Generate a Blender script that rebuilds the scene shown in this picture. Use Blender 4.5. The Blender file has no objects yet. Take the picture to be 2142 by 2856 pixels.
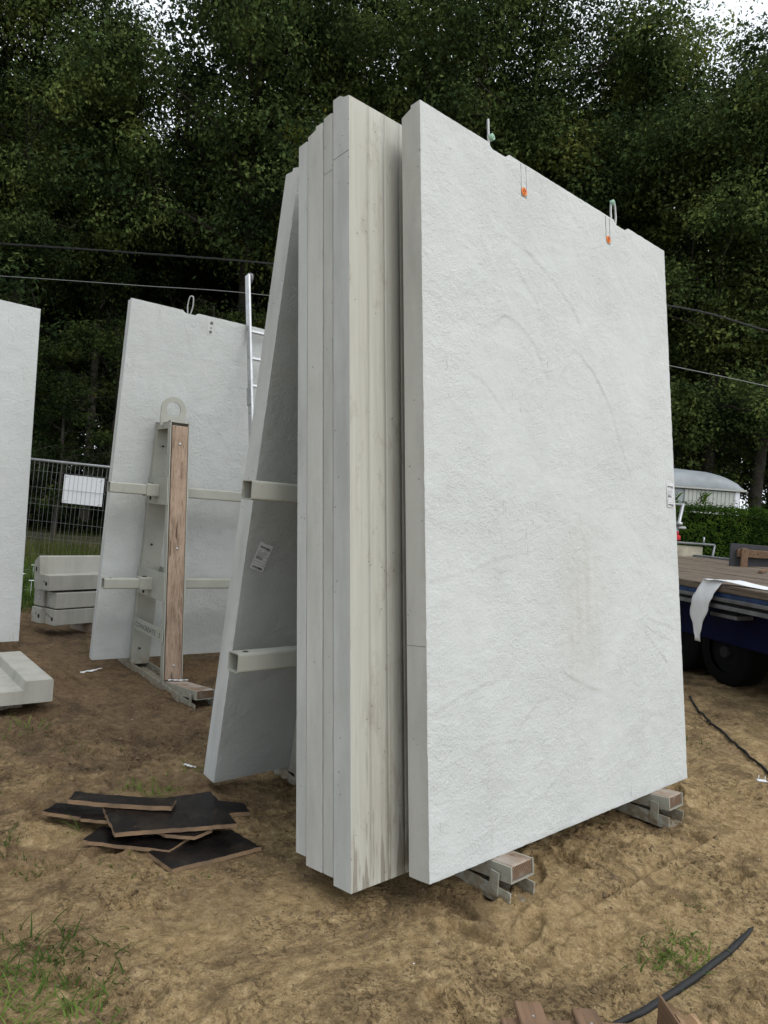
import bpy, math, random
import numpy as np
from mathutils import Matrix, Vector

random.seed(7)
rng = np.random.default_rng(11)
SC = bpy.context.scene
COL = SC.collection

# ------------------------------------------------------------------ camera, world, sun, exposure
CAM = Vector((2.9532, -2.2842, 1.6))
F = Vector((-0.7443, 0.6678, 0.0021)).normalized()
R0 = F.cross(Vector((0, 0, 1))).normalized()
U0 = R0.cross(F)
ROLL = 0.0738
Rv = math.cos(ROLL) * R0 + math.sin(ROLL) * U0
Uv = -math.sin(ROLL) * R0 + math.cos(ROLL) * U0
cd = bpy.data.cameras.new('camera')
cam = bpy.data.objects.new('camera', cd)
COL.objects.link(cam)
M = Matrix.Identity(4)
for i in range(3):
    M[i][0], M[i][1], M[i][2], M[i][3] = Rv[i], Uv[i], -F[i], CAM[i]
cam.matrix_world = M
cd.sensor_fit = 'HORIZONTAL'
cd.sensor_width = 36.0
cd.lens = 2004.25 / 2142 * 36.0
cd.clip_start = 0.05
cd.clip_end = 2000
SC.camera = cam

SUN_EL, SUN_AZ = math.radians(50), math.radians(88)      # azimuth clockwise from +Y
W = bpy.data.worlds.new('World')
SC.world = W
W.use_nodes = True
nt = W.node_tree
nt.nodes.clear()
sky = nt.nodes.new('ShaderNodeTexSky')
sky.sky_type = 'NISHITA'
sky.sun_disc = False
sky.sun_elevation = SUN_EL
sky.sun_rotation = SUN_AZ
sky.dust_density = 4.0
mx = nt.nodes.new('ShaderNodeMix')
mx.data_type = 'RGBA'
mx.inputs['Factor'].default_value = 0.85               # cloud cover over the blue
mx.inputs['B'].default_value = (10.3, 11.0, 11.65, 1)
nt.links.new(sky.outputs['Color'], mx.inputs['A'])
bg = nt.nodes.new('ShaderNodeBackground')
bg.inputs['Strength'].default_value = 0.10
nt.links.new(mx.outputs['Result'], bg.inputs['Color'])
wo = nt.nodes.new('ShaderNodeOutputWorld')
nt.links.new(bg.outputs['Background'], wo.inputs['Surface'])

sl = bpy.data.lights.new('sun', 'SUN')
sl.energy = 1.0
sl.angle = math.radians(35)
sl.color = (1.0, 0.98, 0.95)
so = bpy.data.objects.new('sun', sl)
COL.objects.link(so)
sd = Vector((math.sin(SUN_AZ) * math.cos(SUN_EL), math.cos(SUN_AZ) * math.cos(SUN_EL), math.sin(SUN_EL)))
so.rotation_euler = sd.to_track_quat('Z', 'Y').to_euler()
so.location = (0, 0, 30)

vs = SC.view_settings
vs.view_transform = 'Standard'
vs.look = 'None'
vs.exposure = 0.36
vs.gamma = 1.0
vs.use_curve_mapping = False
SC.render.engine = 'CYCLES'
SC.cycles.use_denoising = True
SC.cycles.max_bounces = 4
SC.cycles.diffuse_bounces = 2
SC.cycles.glossy_bounces = 2
SC.cycles.use_adaptive_sampling = True
SC.cycles.adaptive_threshold = 0.02
SC.cycles.transparent_max_bounces = 4

# ------------------------------------------------------------------ helpers: noise
def _hash(ix, iy, seed):
    h = (ix.astype(np.int64) * 374761393 + iy.astype(np.int64) * 668265263 + seed * 974634777) & 0xFFFFFFFF
    h = ((h ^ (h >> 13)) * 1274126177) & 0xFFFFFFFF
    return ((h ^ (h >> 16)) & 0xFFFFFF) / float(0x1000000)

def perlin(x, y, seed=0):
    x = np.asarray(x, float); y = np.asarray(y, float)
    ix, iy = np.floor(x), np.floor(y)
    fx, fy = x - ix, y - iy
    u, v = fx * fx * fx * (fx * (fx * 6 - 15) + 10), fy * fy * fy * (fy * (fy * 6 - 15) + 10)
    def g(ox, oy):
        a = _hash(ix + ox, iy + oy, seed) * 2 * np.pi
        return np.cos(a) * (fx - ox) + np.sin(a) * (fy - oy)
    a = g(0, 0) + (g(1, 0) - g(0, 0)) * u
    b = g(0, 1) + (g(1, 1) - g(0, 1)) * u
    return (a + (b - a) * v) * 1.5

def fbm(x, y, seed=0, octv=4, lac=2.03, gain=0.5):
    s, a = 0, 1.0
    for k in range(octv):
        s = s + a * perlin(x, y, seed + k * 17)
        x, y, a = x * lac, y * lac, a * gain
    return s

def sstep(a, b, x):
    t = np.clip((np.asarray(x, float) - a) / (b - a), 0, 1)
    return t * t * (3 - 2 * t)

# ------------------------------------------------------------------ helpers: materials
class Mat:
    def __init__(self, name, rough=0.8, spec=0.3, metal=0.0):
        self.m = bpy.data.materials.new(name)
        self.m.use_nodes = True
        self.nt = self.m.node_tree
        self.b = self.nt.nodes['Principled BSDF']
        self.b.inputs['Roughness'].default_value = rough
        self.b.inputs['Specular IOR Level'].default_value = spec
        self.b.inputs['Metallic'].default_value = metal
    def n(self, t, **kw):
        nd = self.nt.nodes.new(t)
        for k, v in kw.items():
            setattr(nd, k, v)
        return nd
    def put(self, sock, v):
        if isinstance(v, bpy.types.NodeSocket):
            self.nt.links.new(v, sock)
        elif isinstance(v, (tuple, list)) and len(v) == 3 and sock.type == 'RGBA':
            sock.default_value = (*v, 1)
        else:
            sock.default_value = v
    def coord(self, kind='Object', scale=(1, 1, 1), loc=(0, 0, 0), rnd=True):
        tc = self.n('ShaderNodeTexCoord')
        out = tc.outputs[kind]
        if rnd:
            oi = self.n('ShaderNodeObjectInfo')
            mul = self.n('ShaderNodeMath', operation='MULTIPLY')
            self.put(mul.inputs[0], oi.outputs['Random']); mul.inputs[1].default_value = 37.0
            add = self.n('ShaderNodeVectorMath', operation='ADD')
            self.put(add.inputs[0], out); self.put(add.inputs[1], mul.outputs[0])
            out = add.outputs[0]
        mp = self.n('ShaderNodeMapping')
        self.put(mp.inputs['Vector'], out)
        mp.inputs['Scale'].default_value = scale
        mp.inputs['Location'].default_value = loc
        return mp.outputs[0]
    def noise(self, vec, scale=5, detail=4, rough=0.55, dist=0.0):
        t = self.n('ShaderNodeTexNoise')
        self.put(t.inputs['Vector'], vec)
        t.inputs['Scale'].default_value = scale
        t.inputs['Detail'].default_value = detail
        t.inputs['Roughness'].default_value = rough
        t.inputs['Distortion'].default_value = dist
        return t.outputs['Fac']
    def voro(self, vec, scale=5, feature='F1', out='Distance', rnd=1.0):
        t = self.n('ShaderNodeTexVoronoi', feature=feature)
        self.put(t.inputs['Vector'], vec)
        t.inputs['Scale'].default_value = scale
        t.inputs['Randomness'].default_value = rnd
        return t.outputs[out]
    def wave(self, vec, scale, dist, detail=2, direction='X', kind='BANDS', dscale=1.0):
        t = self.n('ShaderNodeTexWave', wave_type=kind)
        if kind == 'BANDS': t.bands_direction = direction
        else: t.rings_direction = direction
        self.put(t.inputs['Vector'], vec)
        t.inputs['Scale'].default_value = scale
        t.inputs['Distortion'].default_value = dist
        t.inputs['Detail'].default_value = detail
        t.inputs['Detail Scale'].default_value = dscale
        return t.outputs['Fac']
    def ramp(self, fac, stops, interp='LINEAR'):
        r = self.n('ShaderNodeValToRGB')
        r.color_ramp.interpolation = interp
        el = r.color_ramp.elements
        while len(el) < len(stops): el.new(0.5)
        for e, (p, c) in zip(el, stops):
            e.position = p
            e.color = (*c, 1) if isinstance(c, (tuple, list)) else (c, c, c, 1)
        self.put(r.inputs['Fac'], fac)
        return r.outputs['Color']
    def mix(self, fac, a, b, mode='MIX'):
        m = self.n('ShaderNodeMix', data_type='RGBA', blend_type=mode)
        self.put(m.inputs['Factor'], fac)
        self.put(m.inputs['A'], a); self.put(m.inputs['B'], b)
        return m.outputs['Result']
    def math(self, op, a, b=0.0):
        m = self.n('ShaderNodeMath', operation=op)
        self.put(m.inputs[0], a); self.put(m.inputs[1], b)
        return m.outputs[0]
    def bump(self, h, strength=0.5, dist=0.01, normal=None):
        b = self.n('ShaderNodeBump')
        b.inputs['Strength'].default_value = strength
        b.inputs['Distance'].default_value = dist
        self.put(b.inputs['Height'], h)
        if normal is not None: self.put(b.inputs['Normal'], normal)
        return b.outputs['Normal']
    def sep(self, vec):
        s = self.n('ShaderNodeSeparateXYZ'); self.put(s.inputs[0], vec); return s.outputs
    def done(self, color=None, rough=None, normal=None):
        if color is not None: self.put(self.b.inputs['Base Color'], color)
        if rough is not None: self.put(self.b.inputs['Roughness'], rough)
        if normal is not None: self.put(self.b.inputs['Normal'], normal)
        return self.m

def m_trowel(name='trowelled_concrete', stained=False, tone=1.0):
    m = Mat(name, 0.78, 0.25)
    c = m.coord()
    big = m.noise(c, 2.2, 6, 0.68, 0.4)
    col = m.ramp(big, [(0.28, (0.52, 0.54, 0.53)), (0.5, (0.552, 0.574, 0.564)), (0.72, (0.585, 0.606, 0.593))])
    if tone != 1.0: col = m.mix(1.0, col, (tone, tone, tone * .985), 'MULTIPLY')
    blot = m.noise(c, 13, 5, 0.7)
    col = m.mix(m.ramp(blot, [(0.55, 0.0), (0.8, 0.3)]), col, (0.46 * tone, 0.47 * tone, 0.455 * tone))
    # short hairline drips
    dr = m.noise(m.coord(scale=(1, 1, 0.09)), 85, 2, 0.5)
    dm = m.math('MULTIPLY', m.ramp(dr, [(0.70, 0.0), (0.74, 0.55)]), m.ramp(m.noise(c, 2.1, 2), [(0.5, 0.0), (0.6, 1.0)]))
    col = m.mix(dm, col, (0.25, 0.24, 0.22))
    if stained:
        lc = m.coord(rnd=False); xyz = m.sep(lc)
        st = m.noise(m.coord(scale=(1, 1, 0.10), rnd=False), 26, 5, 0.7)
        def bell(v, c0, w):
            q = m.math('DIVIDE', m.math('SUBTRACT', v, c0), w)
            return m.math('POWER', 2.718, m.math('MULTIPLY', m.math('MULTIPLY', q, q), -1.0))
        f1 = m.math('MULTIPLY', bell(xyz[1], 0.02, .20), bell(xyz[2], 1.05, .45))
        f1 = m.math('MULTIPLY', f1, m.ramp(st, [(0.3, 0.08), (0.62, 0.42)]))
        col = m.mix(f1, col, (0.42, 0.375, 0.32))
        f2 = m.math('MULTIPLY', bell(xyz[1], -.73, .018), bell(xyz[2], .20, .13))
        f2 = m.math('MULTIPLY', f2, m.ramp(st, [(0.45, 0.0), (0.6, 0.9)]))
        col = m.mix(f2, col, (0.30, 0.24, 0.16))
    else:
        st = m.noise(m.coord(scale=(1, 1, 0.12)), 16, 4, 0.65)
        f1 = m.math('MULTIPLY', m.ramp(st, [(0.5, 0.0), (0.72, 0.6)]), m.ramp(big, [(0.5, 0.0), (0.7, 0.6)]))
        col = m.mix(f1, col, (0.42, 0.385, 0.34))
    pit = m.voro(c, 19)
    pm = m.math('MULTIPLY', m.ramp(pit, [(0.03, 1.0), (0.06, 0.0)]), m.ramp(blot, [(0.56, 0.0), (0.6, 0.8)]))
    col = m.mix(pm, col, (0.16, 0.15, 0.14))
    lump = m.noise(m.coord(scale=(1, 1, 1.3)), 27, 4, 0.6, 0.5)
    fine = m.noise(c, 115, 3, 0.6, 0.3)
    zone = m.ramp(m.noise(c, 1.7, 3, 0.6, 0.8), [(0.36, 0.5), (0.62, 1.2)])
    h = m.math('MULTIPLY', m.math('ADD', m.math('MULTIPLY', lump, 0.8), m.math('MULTIPLY', fine, 0.6)), zone)
    h = m.math('SUBTRACT', h, m.math('MULTIPLY', pm, 0.6))
    return m.done(col, 0.75, m.bump(h, 0.9, 0.008))

def m_smooth(name, base, warm=0.0):
    m = Mat(name, 0.62, 0.3)
    c = m.coord()
    cs = m.coord(scale=(1, 1, 0.22))
    n1 = m.noise(cs, 7, 5, 0.6)
    lo = tuple(v * 0.80 for v in base); hi = tuple(min(1, v * 1.07) for v in base)
    col = m.ramp(n1, [(0.3, lo), (0.55, base), (0.75, hi)])
    dirt = m.noise(c, 3.0, 6, 0.7)
    col = m.mix(m.ramp(dirt, [(0.55, 0.0), (0.8, 0.55)]), col, (base[0] * .76, base[1] * .745, base[2] * .70))
    p1 = m.voro(c, 26)
    pm = m.math('MULTIPLY', m.ramp(p1, [(0.07, 1.0), (0.12, 0.0)]), m.ramp(m.noise(c, 5.5, 2), [(0.52, 0.0), (0.58, 1.0)]))
    col = m.mix(m.math('MULTIPLY', pm, 0.75), col, (0.10, 0.10, 0.095))
    speck = m.noise(c, 160, 2, 0.5)
    col = m.mix(m.ramp(speck, [(0.62, 0.0), (0.72, 0.25)]), col, (0.30, 0.30, 0.28))
    h = m.math('SUBTRACT', m.math('MULTIPLY', m.noise(c, 90, 3), 0.35), m.math('MULTIPLY', pm, 1.2))
    return m.done(col, 0.62, m.bump(h, 0.45, 0.003))

def m_board():
    m = Mat('board_marked_concrete', 0.6, 0.3)
    c = m.coord(rnd=False)
    g = m.noise(m.coord(scale=(1, 1, 0.03)), 55, 5, 0.7, 0.25)
    col = m.ramp(g, [(0.25, (0.42, 0.41, 0.355)), (0.5, (0.49, 0.485, 0.43)), (0.75, (0.54, 0.54, 0.495))])
    # brown tannin runs left by the boards: long, broken, few
    stain = m.noise(m.coord(scale=(1, 1.0, 0.045)), 15, 4, 0.6)
    sm = m.math('MULTIPLY', m.ramp(stain, [(0.55, 0.0), (0.66, 1.0)]), m.ramp(m.noise(c, 2.6, 4, 0.65), [(0.42, 0.0), (0.66, 0.45)]))
    col = m.mix(sm, col, (0.30, 0.255, 0.195))
    blot = m.noise(m.coord(scale=(1, 1, 0.45)), 8.5, 6, 0.75)
    col = m.mix(m.ramp(blot, [(0.55, 0.0), (0.66, 0.55)]), col, (0.30, 0.26, 0.205))
    kn = m.voro(m.coord(scale=(1, 1, 0.28)), 6.2)
    km = m.math('MULTIPLY', m.ramp(kn, [(0.07, 0.9), (0.15, 0.0)]), m.ramp(m.noise(c, 70, 3), [(0.35, 0.25), (0.6, 1.0)]))
    col = m.mix(km, col, (0.30, 0.25, 0.19))
    xyz = m.sep(c)
    bi = m.math('FLOOR', m.math('MULTIPLY', m.math('ADD', xyz[1], 1.1), 10.3))
    wn = m.n('ShaderNodeTexWhiteNoise', noise_dimensions='1D'); m.put(wn.inputs['W'], bi)
    col = m.mix(m.math('MULTIPLY', wn.outputs['Value'], 0.28), col, (0.33, 0.315, 0.27))
    z = xyz[2]
    low = m.ramp(m.math('MULTIPLY', z, 0.9), [(0.0, 1.0), (0.85, 0.0)])
    wet = m.math('MULTIPLY', m.ramp(m.noise(m.coord(scale=(1, 1, 0.09)), 24, 3, 0.6), [(0.53, 0.0), (0.58, 1.0)]), low)
    col = m.mix(m.math('MULTIPLY', wet, 0.75), col, (0.20, 0.175, 0.135))
    pit = m.voro(c, 30)
    pm = m.math('MULTIPLY', m.ramp(pit, [(0.07, 0.8), (0.12, 0.0)]), m.ramp(blot, [(0.5, 0.0), (0.56, 1.0)]))
    col = m.mix(pm, col, (0.12, 0.11, 0.09))
    h = m.math('SUBTRACT', m.math('ADD', g, m.math('MULTIPLY', km, 0.5)), m.math('MULTIPLY', pm, 0.7))
    return m.done(col, 0.58, m.bump(h, 0.45, 0.004))

def m_paint(name, base, chip=(0.35, 0.33, 0.3), amount=0.35, rough=0.45):
    m = Mat(name, rough, 0.4)
    c = m.coord(rnd=False)
    n1 = m.noise(c, 4, 4, 0.6)
    col = m.ramp(n1, [(0.3, tuple(v * .9 for v in base)), (0.7, tuple(v * 1.06 for v in base))])
    d = m.noise(c, 23, 5, 0.7)
    col = m.mix(m.ramp(d, [(0.63, 0.0), (0.72, amount)]), col, chip)
    s = m.noise(m.coord(scale=(1, 1, 0.25)), 6, 5, 0.65)
    col = m.mix(m.ramp(s, [(0.55, 0.0), (0.85, 0.4)]), col, tuple(v * .62 for v in base))
    rust = m.noise(c, 31, 4, 0.7, 0.6)
    col = m.mix(m.ramp(rust, [(0.665, 0.0), (0.70, 0.9)]), col, (0.16, 0.075, 0.035))
    z = m.sep(c)[2]
    mud = m.math('MULTIPLY', m.ramp(m.math('MULTIPLY', z, 4.0), [(0.05, 1.0), (0.7, 0.0)]), m.ramp(d, [(0.38, 0.0), (0.55, 0.85)]))
    col = m.mix(mud, col, (0.20, 0.145, 0.085))
    return m.done(col, rough, m.bump(m.math('ADD', m.noise(c, 120, 2), mud), 0.12, 0.002))

def m_wood(name, base, dark, scale=(1, 1, 0.05), rough=0.8, grey=None, knots=True, contrast=1.0):
    m = Mat(name, rough, 0.2)
    c = m.coord(scale=scale)
    g = m.noise(c, 70, 5, 0.7, 0.6)
    w = m.noise(c, 17, 3, 0.6, 1.2)
    f = m.math('ADD', m.math('MULTIPLY', g, 0.55), m.math('MULTIPLY', w, 0.45))
    col = m.ramp(f, [(0.5 - .17 * contrast, dark), (0.52, base), (0.5 + .2 * contrast, tuple(min(1, v * 1.2) for v in base))])
    crack = m.noise(c, 30, 2, 0.5, 0.2)
    col = m.mix(m.ramp(crack, [(0.655, 0.0), (0.69, 0.8)]), col, tuple(v * .3 for v in dark))
    if knots:
        kc = m.coord(scale=tuple(min(1, s * 8) if s < .5 else s for s in scale))
        k = m.voro(kc, 3.6)
        col = m.mix(m.ramp(k, [(0.05, 0.9), (0.13, 0.0)]), col, tuple(v * .5 for v in dark))
    gm = m.noise(m.coord(), 4.2, 5, 0.65)
    if grey:
        col = m.mix(m.ramp(gm, [(0.42, 0.0), (0.62, 0.85)]), col, grey)
    else:
        col = m.mix(m.ramp(gm, [(0.5, 0.0), (0.75, 0.5)]), col, tuple(v * .8 for v in dark))
    return m.done(col, rough, m.bump(f, 0.5, 0.004))

def m_endgrain():
    m = Mat('timber_end_grain', 0.85, 0.15)
    c = m.coord(rnd=False)
    w = m.wave(c, 38, 3.0, 2, 'X', 'RINGS', 2.0)
    col = m.ramp(w, [(0.3, (0.085, 0.052, 0.034)), (0.7, (0.20, 0.13, 0.082))])
    col = m.mix(m.ramp(m.noise(c, 14, 4), [(0.5, 0.0), (0.7, 0.5)]), col, (0.28, 0.25, 0.22))
    return m.done(col, 0.85, m.bump(w, 0.3, 0.003))

def m_plain(name, color, rough=0.6, metal=0.0, spec=0.4, var=0.15, scale=12, bump=0.1):
    m = Mat(name, rough, spec, metal)
    c = m.coord()
    n = m.noise(c, scale, 4, 0.6)
    col = m.ramp(n, [(0.3, tuple(v * (1 - var) for v in color)), (0.7, tuple(min(1, v * (1 + var)) for v in color))])
    return m.done(col, rough, m.bump(m.noise(c, scale * 6, 3), bump, 0.003))

def m_ground():
    m = Mat('sand_and_soil', 0.95, 0.10)
    c = m.coord(rnd=False)
    mid = m.noise(c, 2.3, 6, 0.70, 0.5)
    fine = m.noise(c, 19, 6, 0.75, 0.3)
    grain = m.noise(c, 170, 3, 0.8)
    sand = m.ramp(fine, [(0.28, (0.19, 0.128, 0.062)), (0.5, (0.395, 0.280, 0.142)), (0.70, (0.57, 0.425, 0.235))])
    soil = m.ramp(fine, [(0.25, (0.09, 0.058, 0.034)), (0.5, (0.185, 0.122, 0.070)), (0.75, (0.30, 0.208, 0.122))])
    xs = m.sep(c)
    # yellow sand tipped on the right, brown loam towards the left
    f2 = m.math('ADD', m.math('MULTIPLY', xs[0], 0.24), m.math('MULTIPLY', m.math('SUBTRACT', mid, 0.5), 2.1))
    f2 = m.math('ADD', f2, 0.50)
    ff = m.ramp(f2, [(0.10, 0.0), (0.75, 1.0)])
    col = m.mix(ff, soil, sand)
    damp = m.ramp(m.noise(c, 1.7, 7, 0.75, 1.2), [(0.51, 0.0), (0.60, 0.72)])
    col = m.mix(damp, col, m.mix(ff, (0.080, 0.056, 0.037), (0.16, 0.11, 0.06)))
    col = m.mix(m.ramp(grain, [(0.52, 0.0), (0.72, 0.6)]), col, (0.060, 0.042, 0.026))
    col = m.mix(m.ramp(grain, [(0.28, 0.6), (0.43, 0.0)]), col, (0.50, 0.39, 0.24))
    # dark damp crumbs where the crust is torn up
    cr = m.noise(c, 46, 4, 0.65, 0.6)
    crm = m.math('MULTIPLY', m.ramp(cr, [(0.54, 0.0), (0.63, 0.7)]), m.ramp(m.noise(c, 1.9, 5, 0.7, 0.5), [(0.46, 0.05), (0.6, 1.0)]))
    col = m.mix(crm, col, m.mix(ff, (0.060, 0.040, 0.025), (0.105, 0.070, 0.036)))
    # turf takes over beyond the yard
    dst = m.math('ADD', m.math('MULTIPLY', xs[0], -0.744), m.math('MULTIPLY', xs[1], 0.668))
    dm = m.ramp(m.math('ADD', m.math('MULTIPLY', m.math('SUBTRACT', dst, 5.0), 0.125), m.math('MULTIPLY', m.math('SUBTRACT', mid, 0.5), 0.5)), [(0.10, 0.0), (0.3, 1.0)])
    col = m.mix(dm, col, m.ramp(mid, [(0.3, (0.028, 0.040, 0.014)), (0.6, (0.055, 0.065, 0.025)), (0.8, (0.095, 0.085, 0.045))]))
    crumb = m.voro(c, 60)
    h = m.math('ADD', m.math('MULTIPLY', fine, 1.0), m.math('MULTIPLY', grain, 0.22))
    h = m.math('SUBTRACT', h, m.math('MULTIPLY', crumb, 0.22))
    h = m.math('SUBTRACT', h, m.math('MULTIPLY', crm, 0.5))
    return m.done(col, 0.95, m.bump(h, 1.0, 0.03))

def m_leaf(name, cols, trans=0.25, rough=0.55, clump=0.55, spread=1.0):
    m = Mat(name, rough, 0.2)
    g = m.n('ShaderNodeNewGeometry')
    oi = m.n('ShaderNodeObjectInfo')
    cl = m.noise(m.coord(), clump, 2, 0.6)
    f = m.math('ADD', m.math('MULTIPLY', g.outputs['Random Per Island'], 0.26), m.math('MULTIPLY', m.math('SUBTRACT', cl, 0.5), 1.5))
    f = m.math('ADD', f, m.math('MULTIPLY', oi.outputs['Random'], 0.36))
    n = len(cols)
    col = m.ramp(f, [(0.1 + 0.75 * i / (n - 1), c) for i, c in enumerate(cols)])
    df = m.n('ShaderNodeBsdfDiffuse'); m.put(df.inputs['Color'], col)
    t = m.n('ShaderNodeBsdfTranslucent'); m.put(t.inputs['Color'], col)
    ms = m.n('ShaderNodeMixShader'); ms.inputs[0].default_value = trans
    out = m.nt.nodes['Material Output']
    m.nt.links.new(df.outputs[0], ms.inputs[1]); m.nt.links.new(t.outputs[0], ms.inputs[2])
    m.nt.links.new(ms.outputs[0], out.inputs['Surface'])
    m.nt.nodes.remove(m.b)
    return m.m

def m_ply():
    m = Mat('plywood_edge', 0.85, 0.15)
    c = m.coord(rnd=False)
    z = m.sep(c)[2]
    w = m.math('PINGPONG', z, 0.0026)
    f = m.math('MULTIPLY', w, 1 / 0.0026)
    col = m.ramp(f, [(0.3, (0.12, 0.072, 0.042)), (0.7, (0.42, 0.29, 0.18))])
    col = m.mix(m.ramp(m.noise(c, 9, 4), [(0.4, 0.0), (0.7, 0.7)]), col, (0.12, 0.09, 0.065))
    return m.done(col, 0.85, m.bump(m.noise(c, 90, 3), 0.3, 0.003))

def m_film():
    m = Mat('phenolic_film', 0.3, 0.10)
    c = m.coord()
    col = m.ramp(m.noise(c, 6, 5), [(0.3, (0.006, 0.005, 0.005)), (0.7, (0.012, 0.010, 0.010))])
    wv = m.noise(m.coord(scale=(1, 0.3, 1)), 16, 6, 0.75)
    wear = m.math('MULTIPLY', m.ramp(wv, [(0.635, 0.0), (0.66, 1.0)]), m.ramp(m.noise(c, 3.5, 2), [(0.48, 0.0), (0.58, 1.0)]))
    col = m.mix(wear, col, (0.13, 0.085, 0.055))
    dust = m.ramp(m.noise(c, 11, 4), [(0.5, 0.0), (0.8, 0.14)])
    col = m.mix(dust, col, (0.16, 0.12, 0.08))
    return m.done(col, m.ramp(m.noise(c, 8, 3), [(0.3, 0.16), (0.7, 0.36)]), m.bump(wv, 0.15, 0.003))

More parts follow.
